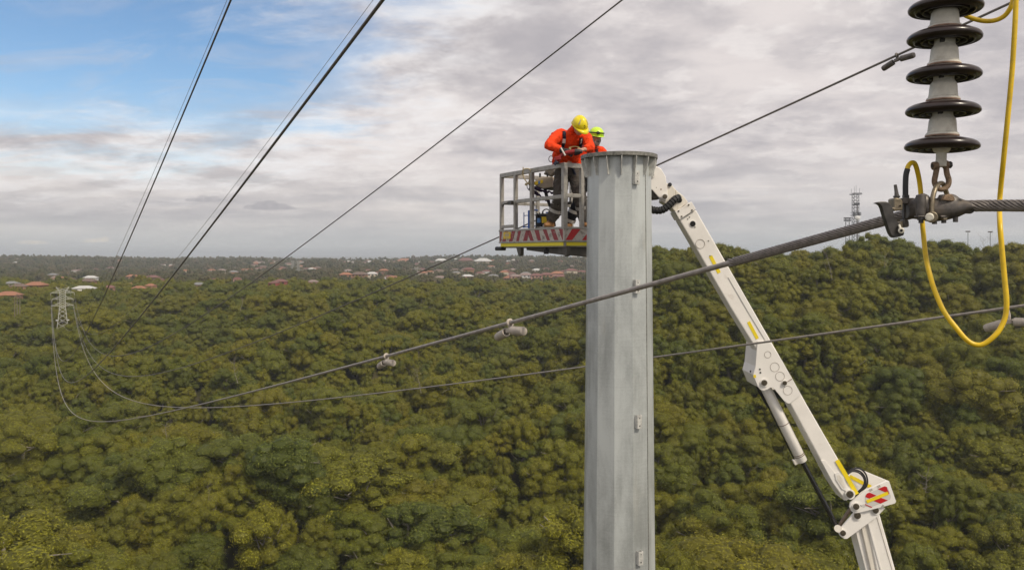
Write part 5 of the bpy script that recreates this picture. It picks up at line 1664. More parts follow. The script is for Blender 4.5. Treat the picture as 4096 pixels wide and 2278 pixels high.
# ---------------- the worker in the yellow helmet
def worker_yellow():
    base = B(.80, .45, ZF)
    e = thing('person', base, 'worker in orange shirt and yellow hard hat bending over a red power tool', 'person', 'line workers in the basket')
    pel = W(1429, 432, 12.98); waist = W(1426, 408, 12.97); belly = W(1429, 386, 12.86); chest = W(1436, 358, 12.72); upper = W(1441, 337, 12.62); coll = W(1446, 322, 12.56)
    r0 = Vector((.97, .24, 0)).normalized()
    sR = W(1408, 341, 12.66); sL = W(1472, 346, 12.66)
    eR = W(1383, 364, 12.42); eL = W(1484, 371, 12.40)
    wR = W(1415, 379, 12.20); wL = W(1466, 376, 12.23)
    hc = W(1457, 320, 12.40)
    # head bowed: up axis tips towards the camera and the pole
    up = Vector((.20, -.62, .76)); fwd = Vector((.42, -.60, -.68))
    r, f, u = frame(up, fwd)
    nk = W(1447, 327, 12.54)
    aR = W(1386, 556, 13.02); aL = W(1470, 556, 12.98)
    kR = W(1408, 498, 12.88); kL = W(1459, 498, 12.84)
    hR = W(1412, 436, 12.98); hL = W(1449, 436, 12.98)
    fR = Vector((-.55, -.75, 0)).normalized(); fL = Vector((.15, -1, 0)).normalized()
    # body (skin) in one piece
    mb = MB()
    head_mb(mb, hc, r, f, u)
    mb.tube([hc - u * .05 - f * .02, nk, coll - Vector((0, 0, .03))], [.058, .060, .066], 14)
    mb.loft([(pel, r0 * .15, Vector((0, .10, 0))), (belly, r0 * .15, Vector((0, .10, 0))), (chest, r0 * .16, Vector((0, .10, 0))), (upper, r0 * .14, Vector((0, .08, 0))), (coll, r0 * .07, Vector((0, .06, 0)))], 16)
    for s, el, wr in ((sR, eR, wR), (sL, eL, wL)):
        limb(mb, [s, el, wr], [.055, .043, .031], 12)
    hand(mb, wR, (W(1432, 383, 12.12) - wR), Vector((.2, .75, -.5)), 1.0, .95, -1)
    hand(mb, wL, (W(1450, 378, 12.14) - wL), Vector((-.1, .6, -.8)), 1.0, .8, 1)
    for h_, k_, a_ in ((hR, kR, aR), (hL, kL, aL)):
        limb(mb, [h_, k_, a_], [.085, .058, .040], 12)
    for a_, f_ in ((aR, fR), (aL, fL)):
        mb.tube([a_, a_ - UP * .06 + f_ * .04, a_ - UP * .085 + f_ * .14], [.038, .04, .03], 10)
    remeshed('body', mb, 'skin', e, .0075, 3)
    # shirt
    mb = MB()
    bw = Vector((0, 1, 0)); tilt = Vector((0, .9, .42)).normalized()
    mb.loft([(W(1425, 418, 13.0), r0 * .240, bw * .145), (W(1424, 408, 12.97), r0 * .250, bw * .165), (W(1427, 386, 12.86), r0 * .240, tilt * .165), (chest, r0 * .235, tilt * .15), (upper, r0 * .185, tilt * .125), (W(1444, 328, 12.57), r0 * .105, tilt * .095), (W(1447, 322, 12.55), r0 * .082, tilt * .080)], 22)
    limb(mb, [W(1424, 345, 12.66), sR, eR, eR.lerp(wR, .5), eR.lerp(wR, .88)], [.12, .108, .084, .068, .056], 16)
    limb(mb, [W(1458, 345, 12.66), sL, eL, eL.lerp(wL, .5), eL.lerp(wL, .80)], [.11, .100, .082, .066, .054], 16)
    # hanging folds
    for p_, r1, dz in ((W(1401, 352, 12.58), .05, 0), (W(1480, 362, 12.52), .045, 0), (W(1404, 400, 12.86), .05, 0), (W(1445, 402, 12.86), .05, 0)):
        mb.ellip(p_, r1 * 1.3, r1, r1 * .8)
    sh = remeshed('shirt', mb, 'orange_cloth', e, .011, 5)
    build('collar', MB().loft([(W(1446, 330, 12.56), r0 * .098, tilt * .10), (W(1449, 321, 12.52), r0 * .094, tilt * .098), (W(1450, 317, 12.51), r0 * .086, tilt * .09)], 20), M['orange_cloth'], sh, 180)
    # trousers
    mb = MB()
    mb.loft([(W(1427, 410, 12.99), r0 * .195, bw * .135), (W(1428, 425, 12.99), r0 * .205, bw * .145), (W(1430, 445, 12.98), r0 * .205, bw * .145)], 20)
    limb(mb, [W(1414, 436, 12.98), hR.lerp(kR, .5), kR, kR.lerp(aR, .5), aR + UP * .015], [.128, .122, .102, .096, .094], 16)
    limb(mb, [W(1447, 436, 12.98), hL.lerp(kL, .5), kL, kL.lerp(aL, .5), aL + UP * .015], [.128, .122, .102, .094, .092], 16)
    tr = remeshed('trousers', mb, 'grey_cloth', e, .011, 4)
    for k_, a_, t, rr in ((kR, aR, .20, .106), (kR, aR, .52, .104), (kL, aL, .38, .104)):
        c = k_.lerp(a_, t); d = (a_ - k_).normalized()
        build('reflective_band', MB().tube([c - d * .027, c + d * .027], rr, 20, caps=False), M['reflective'], tr, 180)
    # boots
    for a_, f_ in ((aR, fR), (aL, fL)):
        mb = MB()
        mb.tube([a_ + UP * .05, a_ - UP * .02, a_ - UP * .06 + f_ * .01], [.060, .060, .062], 12)
        mb.ellip(a_ - UP * .065 + f_ * .10, .085, .052, .046, (f_, UP.cross(f_), UP))
        mb.ellip(a_ - UP * .07 - f_ * .01, .070, .050, .050, (f_, UP.cross(f_), UP))
        bo = remeshed('boot', mb, 'boot', e, .009, 3)
        build('sole', MB().loft([(a_ - UP * .118 + f_ * .06, f_ * .135, UP.cross(f_) * .054), (a_ - UP * .095 + f_ * .06, f_ * .135, UP.cross(f_) * .054)], 18), M['sole'], bo, 40)
    # right hand glove, one piece with five fingers
    mb = MB(); hand(mb, wR, (W(1432, 383, 12.12) - wR), Vector((.2, .75, -.5)), 1.28, .95, -1)
    mb.tube([wR - (wR - eR).normalized() * .03, wR + (W(1432, 383, 12.12) - wR).normalized() * .03], [.046, .044], 12)
    remeshed('glove', mb, 'glove', e, .006, 2)
    # helmet
    hcz = hc + u * .045
    mb = MB()
    prof = []
    nu, nv = 28, 12; vs = []
    for i in range(nv + 1):
        t = (math.pi / 2) * i / nv
        for j in range(nu):
            a = 2 * math.pi * j / nu
            rx, ry = .118, .140
            k = 1.0
            p = hcz + r * (rx * math.cos(t) * math.cos(a)) + f * (ry * math.cos(t) * math.sin(a)) + u * (.135 * math.sin(t) ** .95 if t > 0 else 0)
            # raised ridge along the crown
            if abs(math.cos(a)) * math.cos(t) < .26 and t > .35: p += u * .010
            vs.append(p)
    fs = []
    for i in range(nv):
        for j in range(nu):
            j2 = (j + 1) % nu; fs.append((i * nu + j, i * nu + j2, (i + 1) * nu + j2, (i + 1) * nu + j))
    mb.add(vs, fs)
    he = build('helmet', mb, M['helmet_yellow'], e, 60)
    so = he.modifiers.new('t', 'SOLIDIFY'); so.thickness = .006; so.offset = 1
    # brim: wide peak over the brow and a narrow edge all round
    mb = MB(); vs = []; m_ = 40
    for j in range(m_):
        a = 2 * math.pi * j / m_
        pk = max(0, math.sin(a)) ** 1.2
        inner = hcz + r * (.116 * math.cos(a)) + f * (.138 * math.sin(a))
        outer = hcz + r * ((.130 + .004 * pk) * math.cos(a)) + f * (.152 * math.sin(a) + .055 * pk) - u * (.012 + .034 * pk)
        vs += [inner, outer]
    mb.add(vs, [(2 * j, 2 * j + 1, 2 * ((j + 1) % m_) + 1, 2 * ((j + 1) % m_)) for j in range(m_)])
    br = build('brim', mb, M['helmet_yellow'], he, 60); so = br.modifiers.new('t', 'SOLIDIFY'); so.thickness = .005; so.offset = 0
    def on_shell(a, t, lift=.004):
        return hcz + r * ((.118 + lift) * math.cos(t) * math.cos(a)) + f * ((.140 + lift) * math.cos(t) * math.sin(a)) + u * ((.135 + lift) * math.sin(t) ** .95)
    for a0 in (math.radians(128), math.radians(40)):
        mbs = MB(); vs = []
        for i in range(9):
            t = math.radians(24 + 6.2 * i)
            vs += [on_shell(a0 - .09, t, .009), on_shell(a0 + .09, t, .009)]
        mbs.add(vs, [(2 * i, 2 * i + 1, 2 * i + 3, 2 * i + 2) for i in range(8)])
        build('reflective_tape', mbs, M['helmet_tape'], he, 180)
    q = lambda dx, dz: on_shell(math.radians(86) - dx, math.radians(23) + dz, .012)
    build('emblem', MB().add([q(-.12, -.10), q(-.02, -.06), q(.10, .13), q(.02, .10), q(-.05, .03)], [(0, 1, 2, 3, 4)]).add([q(.02, .10), q(.10, .13), q(.12, .05)], [(0, 1, 2)]).add([q(-.17, -.15), q(.12, -.15), q(.12, -.18), q(-.17, -.18)], [(0, 1, 2, 3)]), M['glass_black'], he, 0)
    build('hair', MB().ellip(hc + u * .0 - f * .035, .085, .085, .07, (r, f, u)), M['hair'], e, 180)
    # harness
    strap_on('harness_strap', [W(1424, 318, 12.1), W(1424.5, 335, 12.1), W(1423, 352, 12.1), W(1418, 366, 12.1), W(1412, 374, 12.1)], .048, sh, e)
    strap_on('harness_strap', [W(1468, 336, 12.1), W(1468, 350, 12.1), W(1467, 362, 12.1), W(1462, 371, 12.1)], .050, sh, e)
    strap_on('harness_strap', [W(1414, 366, 12.1), W(1426, 369, 12.1), W(1438, 374, 12.1)], .050, sh, e)
    strap_on('harness_strap', [W(1468, 368, 12.1), W(1461, 372, 12.1), W(1452, 374, 12.1)], .046, sh, e)
    strap_on('harness_strap', [W(1412, 396, 12.1), W(1402, 405, 12.1), W(1394, 414, 12.1)], .050, sh, e)
    for q0, q1 in ((W(1424.5, 339, 12.1), W(1423.5, 349, 12.1)), (W(1468.5, 340, 12.1), W(1468, 350, 12.1))):
        strap_on('strap_label', [q0, q0.lerp(q1, .5), q1], .044, sh, e, 'label_white', .016, .003)
    bc = W(1445, 374, 12.53)
    mb = MB().tube([bc + Vector((math.cos(t) * .085, -.005, math.sin(t) * .035)) for t in [i * 2 * math.pi / 18 for i in range(18)]], .0075, 6, closed=True)
    mb.box(bc + Vector((-.07, 0, 0)), None, .035, .02, .05).box(bc + Vector((.07, 0, 0)), None, .035, .02, .05)
    build('chest_buckle', mb, M['buckle'], e, 40)
    ring_c = W(1391, 400, 12.90)
    build('harness_ring', MB().tube([ring_c + Vector((-.03 + math.cos(t) * .038, 0, math.sin(t) * .05)) for t in [i * 2 * math.pi / 20 for i in range(20)]], .006, 6, closed=True), M['cast_dark'], e)
    mb = MB(); q = W(1425, 440, 12.80)
    for s in (-1, 1):
        mb.tube([W(1430 + s * 8, 420, 12.82), W(1430 + s * 20, 446, 12.86), W(1430 + s * 26, 436, 13.0)], .022, 8)
    build('leg_strap', mb, M['navy_strap'], e)
    return wR, wL
wR_, wL_ = worker_yellow()
# red power tool in his hands
def power_tool():
    a = W(1416, 386, 12.13); b = W(1447, 381, 12.06); c = W(1463, 381, 12.06)
    e = thing('power_tool', a, 'red and black cordless power tool held in the gloved hand', 'power tool')
    d = (b - a).normalized(); s = Vector((0, 1, 0)); u = s.cross(d)
    build('motor_housing', MB().tube([a.lerp(b, .25), a.lerp(b, .45), b], [.034, .038, .036], 14), M['tool_red'], e, 40)
    build('gear_head', MB().tube([b - d * .01, b.lerp(c, .5), c], [.040, .040, .028], 14).tube([c - d * .03, c - d * .03 + UP * .03], [.020, .018], 10), M['tool_black'], e, 40)
    build('chuck_ring', MB().tube([c - d * .005, c + d * .012], [.026, .024], 12), M['rod_steel'], e, 40)
    h0 = a.lerp(b, .12)
    build('handle', MB().tube([a.lerp(b, .3), h0, a - d * .05 - UP * .045], [.030, .027, .029], 12), M['tool_red'], e, 40)
    build('battery', MB().box(a - d * .085 - UP * .065, (d, s, u), .10, .08, .07), M['tool_red'], e, 0, .012, 2)
    build('side_bar', MB().tube([W(1411, 372, 12.1), W(1422, 391, 12.08)], .012, 8), M['label_white'], e)
power_tool()

# ---------------- the bearded worker behind
def worker_lime():
    base = B(1.1, .95, ZF)
    e = thing('person', base, 'bearded worker in lime helmet and dark glasses looking down behind the pole rim', 'person', 'line workers in the basket')
    hc = W(1499.5, 345, 13.2)
    up = Vector((.10, -.22, .96)); fwd = Vector((.30, -.92, -.22))
    r, f, u = frame(up, fwd)
    nk = W(1499, 364, 13.3); chest = W(1498, 395, 13.36); pel = W(1492, 440, 13.42)
    r0 = Vector((.93, .36, 0)).normalized(); bw = Vector((-.3, .95, 0))
    sR = W(1478, 378, 13.32); sL = W(1512, 381, 13.42)
    eR = W(1472, 412, 13.2); eL = W(1526, 415, 13.3); wR = W(1500, 420, 13.02); wL = W(1528, 420, 13.1)
    hR = W(1480, 440, 13.4); hL = W(1503, 440, 13.44); kR = W(1455, 500, 13.32); kL = W(1500, 500, 13.3); aR = W(1432, 560, 13.46); aL = W(1496, 560, 13.5)
    fR = Vector((-.3, -.95, 0)).normalized(); fL = Vector((.1, -1, 0)).normalized()
    mb = MB(); head_mb(mb, hc, r, f, u)
    mb.tube([hc - u * .05 - f * .02, nk, W(1498, 374, 13.33)], [.058, .060, .068], 14)
    mb.loft([(pel, r0 * .14, bw * .10), (chest, r0 * .15, bw * .10), (W(1498, 378, 13.34), r0 * .13, bw * .08), (nk, r0 * .06, bw * .06)], 16)
    for s, el, wr in ((sR, eR, wR), (sL, eL, wL)): limb(mb, [s, el, wr], [.052, .042, .031], 12)
    hand(mb, wR, Vector((.5, -.7, -.2)), Vector((0, .3, -.9)), 1.0, .8, -1); hand(mb, wL, Vector((-.2, -.8, -.2)), Vector((0, .3, -.9)), 1.0, .8, 1)
    for h_, k_, a_ in ((hR, kR, aR), (hL, kL, aL)): limb(mb, [h_, k_, a_], [.085, .058, .040], 12)
    for a_, f_ in ((aR, fR), (aL, fL)): mb.tube([a_, a_ - UP * .06 + f_ * .04, a_ - UP * .085 + f_ * .14], [.038, .04, .03], 10)
    remeshed('body', mb, 'skin', e, .0075, 3)
    mb = MB()
    mb.loft([(W(1493, 428, 13.41), r0 * .20, bw * .14), (W(1496, 408, 13.38), r0 * .205, bw * .145), (W(1498, 390, 13.35), r0 * .20, bw * .13), (W(1499, 377, 13.33), r0 * .150, bw * .11), (W(1499, 370, 13.31), r0 * .082, bw * .085)], 20)
    limb(mb, [W(1488, 380, 13.33), sR, eR, eR.lerp(wR, .9)], [.10, .090, .072, .05], 14); limb(mb, [W(1506, 382, 13.38), sL, eL, eL.lerp(wL, .9)], [.10, .088, .072, .05], 14)
    sh = remeshed('shirt', mb, 'orange_cloth', e, .011, 4)
    mb = MB()
    mb.loft([(W(1493, 420, 13.41), r0 * .185, bw * .13), (W(1492, 446, 13.42), r0 * .195, bw * .14)], 18)
    limb(mb, [W(1480, 440, 13.4), hR.lerp(kR, .5), kR, kR.lerp(aR, .5), aR + UP * .015], [.115, .102, .085, .082, .085], 14)
    limb(mb, [W(1503, 440, 13.44), hL.lerp(kL, .5), kL, kL.lerp(aL, .5), aL + UP * .015], [.115, .102, .085, .082, .085], 14)
    tr = remeshed('trousers', mb, 'black_cloth', e, .011, 4)
    for k_, a_, t in ((kR, aR, .50), (kR, aR, .88), (kL, aL, .5)):
        c = k_.lerp(a_, t); d = (a_ - k_).normalized()
        build('reflective_band', MB().tube([c - d * .028, c + d * .028], .096, 20, caps=False), M['reflective'], tr, 180)
    for a_, f_ in ((aR, fR), (aL, fL)):
        mb = MB(); mb.tube([a_ + UP * .05, a_ - UP * .06 + f_ * .01], [.058, .06], 12)
        mb.ellip(a_ - UP * .065 + f_ * .09, .09, .052, .048, (f_, UP.cross(f_), UP)).ellip(a_ - UP * .07, .07, .05, .05, (f_, UP.cross(f_), UP))
        remeshed('boot', mb, 'boot', e, .009, 3)
    # beard and moustache
    mb = MB()
    mb.ellip(hc - u * .088 + f * .055, .058, .050, .052, (r, f, u), 14, 10)
    mb.ellip(hc - u * .045 + f * .092, .040, .020, .016, (r, f, u), 12, 8)
    for k in (-1, 1): mb.ellip(hc - u * .05 + f * .03 + r * (.062 * k), .018, .034, .050, (r, f, u), 10, 8)
    remeshed('beard', mb, 'beard', e, .007, 2)
    build('mouth', MB().ellip(hc - u * .062 + f * .106, .022, .008, .006, (r, f, u)), M['hair'], e, 180)
    # wrap-around dark glasses
    vs = []
    for i in range(13):
        a = math.radians(-78 + 156 * i / 12)
        for z in (.030, .004 + .004 * abs(i - 6) / 6):
            vs.append(hc + r * (.086 * math.sin(a)) + f * (.108 * math.cos(a)) + u * z)
    g = build('glasses', MB().add(vs, [(2 * i, 2 * i + 1, 2 * i + 3, 2 * i + 2) for i in range(12)]), M['glass_black'], e, 180)
    so = g.modifiers.new('t', 'SOLIDIFY'); so.thickness = .004
    # climbing helmet
    hz = hc + u * .052
    nu, nv = 26, 10; vs = []; fs = []
    for i in range(nv + 1):
        t = math.pi / 2 * i / nv
        for j in range(nu):
            a = 2 * math.pi * j / nu
            vs.append(hz + r * (.114 * math.cos(t) * math.cos(a)) + f * ((.135 if math.sin(a) > 0 else .132) * math.cos(t) * math.sin(a)) + u * (.112 * math.sin(t) - (.016 if i == 0 else 0)))
    for i in range(nv):
        for j in range(nu):
            j2 = (j + 1) % nu; fs.append((i * nu + j, i * nu + j2, (i + 1) * nu + j2, (i + 1) * nu + j))
    he = build('helmet', MB().add(vs, fs), M['helmet_lime'], e, 60); so = he.modifiers.new('t', 'SOLIDIFY'); so.thickness = .008; so.offset = 1
    vs = []; m_ = 30
    for j in range(m_):
        a = 2 * math.pi * j / m_; pk = max(0, math.sin(a))
        vs += [hz - u * .014 + r * (.118 * math.cos(a)) + f * (.136 * math.sin(a)), hz - u * (.02 + .010 * pk) + r * (.127 * math.cos(a)) + f * (.146 * math.sin(a) + .035 * pk)]
    brm = build('brim', MB().add(vs, [(2 * j, 2 * j + 1, 2 * ((j + 1) % m_) + 1, 2 * ((j + 1) % m_)) for j in range(m_)]), M['helmet_lime'], he, 60)
    so = brm.modifiers.new('t', 'SOLIDIFY'); so.thickness = .006
    band = [hz + u * (.020 + .012 * math.sin(a)) + r * (.121 * math.cos(a)) + f * (.142 * math.sin(a)) for a in [2 * math.pi * i / 30 for i in range(30)]]
    build('lamp_strap', MB().tube(band, .010, 6, closed=True), M['black_rubber'], he)
    lp_ = hz + u * .030 + f * .140 + r * .035
    build('head_lamp', MB().ellip(lp_, .034, .026, .028, (r, f, u)).cyl(lp_ + f * .02, lp_ + f * .032, .018, n=12), M['tool_black'], he, 40)
    cs = [hz + r * .112 - u * .01, hc + r * .088 - u * .09 + f * .02, hc + r * .075 - u * .15 + f * .03, W(1507, 374, 13.2)]
    build('chin_strap', MB().tube(smooth_path(cs, 5), .006, 6), M['black_rubber'], he)
    strap_on('harness_strap', [W(1505, 369, 12.9), W(1507, 376, 12.9), W(1508, 386, 12.9)], .045, sh, e)
    strap_on('harness_strap', [W(1485, 376, 12.9), W(1485, 388, 12.9)], .045, sh, e)
worker_lime()

# ------------------------------------------------------------------ gear in the basket
def control_box():
    c = W(1374, 466, 13.25)
    e = thing('control_box', B(.9, .25, ZF), 'grey boom control console with yellow and blue decals on a black stalk', 'control box')
    ax = Vector((.95, .31, .05)).normalized(); r, f, u = frame(Vector((0, 0, 1)), Vector((.31, -.95, 0)))
    r = -r if r.x < 0 else r
    def at(px, py, d=0): return W(px, py, 13.25 + d)
    build('housing', MB().prism([at(1344, 456), at(1357, 446), at(1389, 444), at(1389, 470), at(1366, 474), at(1346, 466)], (0.09, .30, 0)), M['box_beige'], e, 0, .01, 2)
    build('lower_case', MB().prism([at(1345, 466, .03), at(1362, 468, .03), at(1374, 466, .03), at(1389, 470, .03), at(1380, 477, .03), at(1358, 474, .03)], (0.08, .22, 0)), M['box_dark'], e, 0, .008)
    build('front_panel', MB().prism([at(1344, 458, -.01), at(1366, 452, -.01), at(1366, 460, -.01), at(1345, 466, -.01)], (0, .012, 0)), M['decal_yellow'], e, 0)
    build('decal', MB().prism([at(1354, 455.5, -.016), at(1359, 454, -.016), at(1359, 461.5, -.016), at(1354, 463, -.016)], (0, .005, 0)), M['decal_blue'], e, 0)
    for px, py in ((1358.5, 441), (1377, 438)):
        build('joystick', MB().tube([at(px, py + 9, .08), at(px, py - 2, .08)], [.012, .017], 8).ellip(at(px, py - 3, .08), .018, .018, .022), M['black_rubber'], e)
    build('guard_hood', MB().prism([at(1366, 438, .1), at(1372, 428, .1), at(1392, 422, .1), at(1396, 432, .1), at(1384, 444, .1)], (.05, .14, 0)), M['dark_frame'], e, 0, .02, 2)
    st = [at(1371, 476, .12), at(1377, 500, .1), at(1388, 528, .08), W(1395, 569, 13.35)]
    build('stalk', MB().tube(st, [.030, .028, .026, .026], 10), M['black_rubber'], e)
control_box()
def lanyard():
    e = thing('lanyard', W(1330, 462, 13.2), 'purple webbing lanyard stretched from the rope knot towards the console', 'lanyard')
    def path(pts, n=7): return smooth_path([W(x, y, d) for x, y, d in pts], n)
    for k, pts in enumerate(([(1333, 470, 13.2), (1350, 474, 13.2), (1366, 481, 13.25), (1380, 482, 13.3), (1396, 487, 13.3)], [(1331, 474, 13.2), (1343, 482, 13.2), (1358, 492, 13.2), (1375, 503, 13.2), (1382, 505, 13.25)])):
        sp = path(pts); n = len(sp)
        ws = [.030 if i < n * .4 else .017 + .006 * math.sin(i * 1.6) for i in range(n)]
        sp = [p + Vector((0, 0, .010 * math.sin(i * 1.5) * (i > n * .4))) for i, p in enumerate(sp)]
        build('webbing', MB().tube(sp, ws, 8), M['purple_web'], e)
    build('carabiner', MB().tube([W(1329, 468, 13.19) + Vector((math.cos(t) * .02, 0, math.sin(t) * .05)) for t in [i * 2 * math.pi / 14 for i in range(14)]], .006, 6, closed=True), M['rod_steel'], e)
lanyard()
def tied_rope():
    Yr = 13.15
    e = thing('rope', W(1325, 455, Yr), 'tan rope looped round the top rail and knotted beneath it', 'rope')
    mb = MB()
    mb.tube(smooth_path([W(1316, 420, Yr - .02), W(1317, 445, Yr), W(1328, 461, Yr), W(1333, 463, Yr)], 6), .010, 7)
    mb.tube(smooth_path([W(1314, 440, Yr), W(1316, 428, Yr - .05), W(1325, 424, Yr - .06), W(1334, 428, Yr - .05), W(1335, 446, Yr), W(1331, 463, Yr)], 6), .010, 7)
    mb.tube(smooth_path([W(1331, 437, Yr), W(1332, 450, Yr - .01), W(1328, 462, Yr)], 6), .009, 7)
    build('loop', mb, M['rope_tan'], e)
    mb = MB()
    for i in range(5):
        a = i * 1.3
        mb.tube(smooth_path([W(1323 + 3 * math.cos(a), 464 + 3 * math.sin(a), Yr - .02), W(1330, 461, Yr - .035), W(1333 + 2 * math.sin(a), 466, Yr)], 4), .010, 6)
    build('knot', mb, M['rope_tan'], e)
tied_rope()
def trolley():
    Yt = 13.55
    e = thing('gas_trolley', W(1335, 572, Yt), 'blue tubular trolley frame standing on the basket floor', 'trolley')
    build('upright', MB().tube([W(1332, 574, Yt), W(1332, 531, Yt)], .028, 10), M['blue_paint'], e)
    build('top_bar', MB().tube([W(1330, 531, Yt), W(1346, 528, Yt + .2), W(1352, 529, Yt + .3)], .016, 8), M['blue_paint'], e)
    build('thin_rail', MB().tube([W(1318, 573, Yt), W(1318, 534, Yt)], .008, 6), M['blue_paint'], e)
    build('thin_rail', MB().tube([W(1318, 542, Yt), W(1346, 541, Yt + .2)], .007, 6), M['blue_paint'], e)
    build('thin_rail', MB().tube([W(1316, 571, Yt), W(1352, 568, Yt + .2)], .010, 6), M['blue_paint'], e)
trolley()
def power_pack():
    Yp = 13.3
    e = thing('hydraulic_pump', W(1370, 574, Yp), 'black hydraulic pump with a yellow tag and hoses beside the tan boot', 'hydraulic pump')
    build('tank', MB().tube([W(1372, 570, Yp + .1), W(1372, 538, Yp + .1)], [.17, .165], 18), M['box_dark'], e, 40, .01)
    build('motor', MB().tube([W(1357, 570, Yp - .02), W(1357, 548, Yp - .02)], .065, 14).tube([W(1354, 566, Yp), W(1354, 538, Yp)], .03, 10), M['black_rubber'], e, 40)
    mb = MB()
    for x in (1349, 1385): mb.tube([W(x, 573, Yp - .1), W(x, 540, Yp - .1)], .008, 6)
    mb.tube([W(1346, 541, Yp - .1), W(1388, 543, Yp - .1)], .010, 6).tube([W(1346, 573, Yp - .1), W(1384, 573, Yp - .1)], .012, 6)
    build('guard_frame', mb, M['black_rubber'], e)
    build('yellow_tag', MB().box(W(1369, 553, Yp - .13), None, .085, .006, .105), M['decal_yellow'], e, 0)
    build('white_tag', MB().box(W(1371, 563, Yp - .12), None, .08, .006, .09), M['label_white'], e, 0)
    build('blue_filter', MB().tube([W(1356, 560, Yp - .1), W(1356, 549, Yp - .1)], .036, 12), M['decal_blue'], e, 40)
    build('carry_handle', MB().tube(smooth_path([W(1363, 548, Yp), W(1365, 532, Yp), W(1374, 526, Yp), W(1384, 531, Yp), W(1387, 545, Yp)], 5), .010, 7), M['cast_dark'], e)
    for x, h in ((1352, 8), (1358, 10), (1366, 12)):
        build('coupling', MB().tube([W(x, 544, Yp - .05), W(x, 544 - h, Yp - .05)], [.012, .009], 8), M['rod_steel'], e)
    build('cap', MB().tube([W(1380, 536, Yp), W(1380, 533, Yp)], .05, 12), M['blue_paint'], e, 40)
    build('hose', MB().tube(smooth_path([W(1358, 569, Yp - .15), W(1366, 562, Yp - .2), W(1376, 566, Yp - .2), W(1384, 573, Yp - .15)], 6), .012, 7), M['black_rubber'], e)
    build('hose', MB().tube(smooth_path([W(1388, 556, Yp), W(1404, 545, Yp + .1), W(1416, 536, Yp + .2), W(1425, 530, Yp + .2)], 6), .010, 7), M['black_rubber'], e)
power_pack()
def tool_bag():
    e = thing('tool_holder', W(1428, 500, 13.75), 'black tool holder hooked on the far mid rail behind the workers legs', 'tool holder')
    build('cross_bar', MB().beam(W(1418, 512, 13.7), W(1438, 510, 13.75), .03, .05), M['dark_frame'], e, 0, .006)
    for x in (1421, 1426, 1433): build('shank', MB().tube([W(x, 512, 13.7), W(x + 2, 494, 13.7)], [.016, .008], 7), M['cast_dark'], e)
tool_bag()
# ------------------------------------------------------------------ insulator string (foreground)
IY = 2.92
tilt_ax = (P(3789, -60, IY) - P(3768, 575, IY)).normalized()
ins = thing('insulator_string', P(3768, 590, IY), 'string of dark brown porcelain discs with pale metal caps hanging above the clamp', 'insulator string')
cent = [(3782, 22), (3777, 142), (3775, 290), (3771, 432), (3767, 574)]
for i, (cx_, cy_) in enumerate(cent):
    c = P(cx_, cy_, IY)
    px2m = IY / F
    R = 136 * px2m
    # disc: rounded rim, gently domed top, ribbed underside
    prof = [(.0365, .028), (.050, .023), (R * .60, .0175), (R * .84, .009), (R * .93, .003), (R * .975, -.003), (R, -.010), (R * .992, -.0165), (R * .955, -.0205),
            (R * .90, -.015), (R * .83, -.014), (R * .80, -.024), (R * .765, -.025), (R * .74, -.012), (R * .64, -.011), (R * .615, -.025), (R * .58, -.025), (R * .55, -.011), (R * .44, -.010), (R * .42, -.022), (R * .385, -.022), (R * .36, -.009), (.030, -.008)]
    build('disc', MB().lathe(prof, c, tilt_ax, 56, cap=True), M['porcelain'], ins, 60)
    if i > 0 or True:
        # cap above the disc, with cement collar and socket
        cap = [(.0545, .024), (.0570, .029), (.0560, .035), (.0500, .040), (.0485, .050), (.0455, .084), (.0440, .089), (.0375, .098), (.0350, .103), (.0340, .126), (.0320, .134), (.015, .136)]
        build('cap', MB().lathe(cap, c, tilt_ax, 36), M['cap_zinc'], ins, 24)
        build('cement_collar', MB().lathe([(.050, .022), (.0575, .024), (.0575, .029), (.050, .031)], c, tilt_ax, 36), M['cement'], ins, 50)
        wx = c + tilt_ax * .112 + Vector((-.02, -.029, 0))
        build('socket_slot', MB().box(wx + Vector((0, .004, 0)), None, .020, .012, .014), M['cast_dark'], ins, 0, .002)
# ball and socket eye under the last disc
lc = P(3767, 574, IY)
sk = build('socket_eye', MB().lathe([(.030, -.008), (.031, -.020), (.026, -.030), (.018, -.036), (.018, -.060), (.02, -.07), (.02, -.085), (.004, -.088)], lc, tilt_ax, 24), M['cap_zinc'], ins, 50)
def loopx(c, rx, rz, r, ang0=0, ang1=360, n=28, yx=0.0, parent=None, mat='rusty', name='shackle'):
    pts = [c + Vector((math.cos(math.radians(a)) * rx, math.cos(math.radians(a)) * yx, math.sin(math.radians(a)) * rz)) for a in [ang0 + (ang1 - ang0) * i / n for i in range(n + 1)]]
    return build(name, MB().tube(pts, r, 10), M[mat], parent)
# bow shackle
sh1 = thing('bow_shackle', P(3766, 680, IY), 'rusty bow shackle linking the lowest disc to the clamp link', 'shackle')
ct = P(3768, 660, IY)
bowpts = [P(3748, 668, IY), P(3742, 700, IY), P(3738, 722, IY), P(3742, 740, IY), P(3754, 754, IY), P(3768, 757, IY), P(3782, 752, IY), P(3793, 738, IY), P(3795, 718, IY), P(3788, 696, IY), P(3784, 668, IY)]
build('bow', MB().tube(smooth_path(bowpts, 4), .0098, 12), M['rusty'], sh1)
build('eye', MB().cyl(P(3730, 664, IY), P(3750, 662, IY), .0155, n=18).cyl(P(3776, 660, IY), P(3790, 659, IY), .0165, n=18), M['rusty'], sh1, 40, .002)
build('bolt', MB().cyl(P(3726, 664, IY), P(3800, 658, IY), .0075, n=12).cyl(P(3790, 659, IY), P(3805, 658, IY), .0125, n=6), M['cast_dark'], sh1, 30, .001)
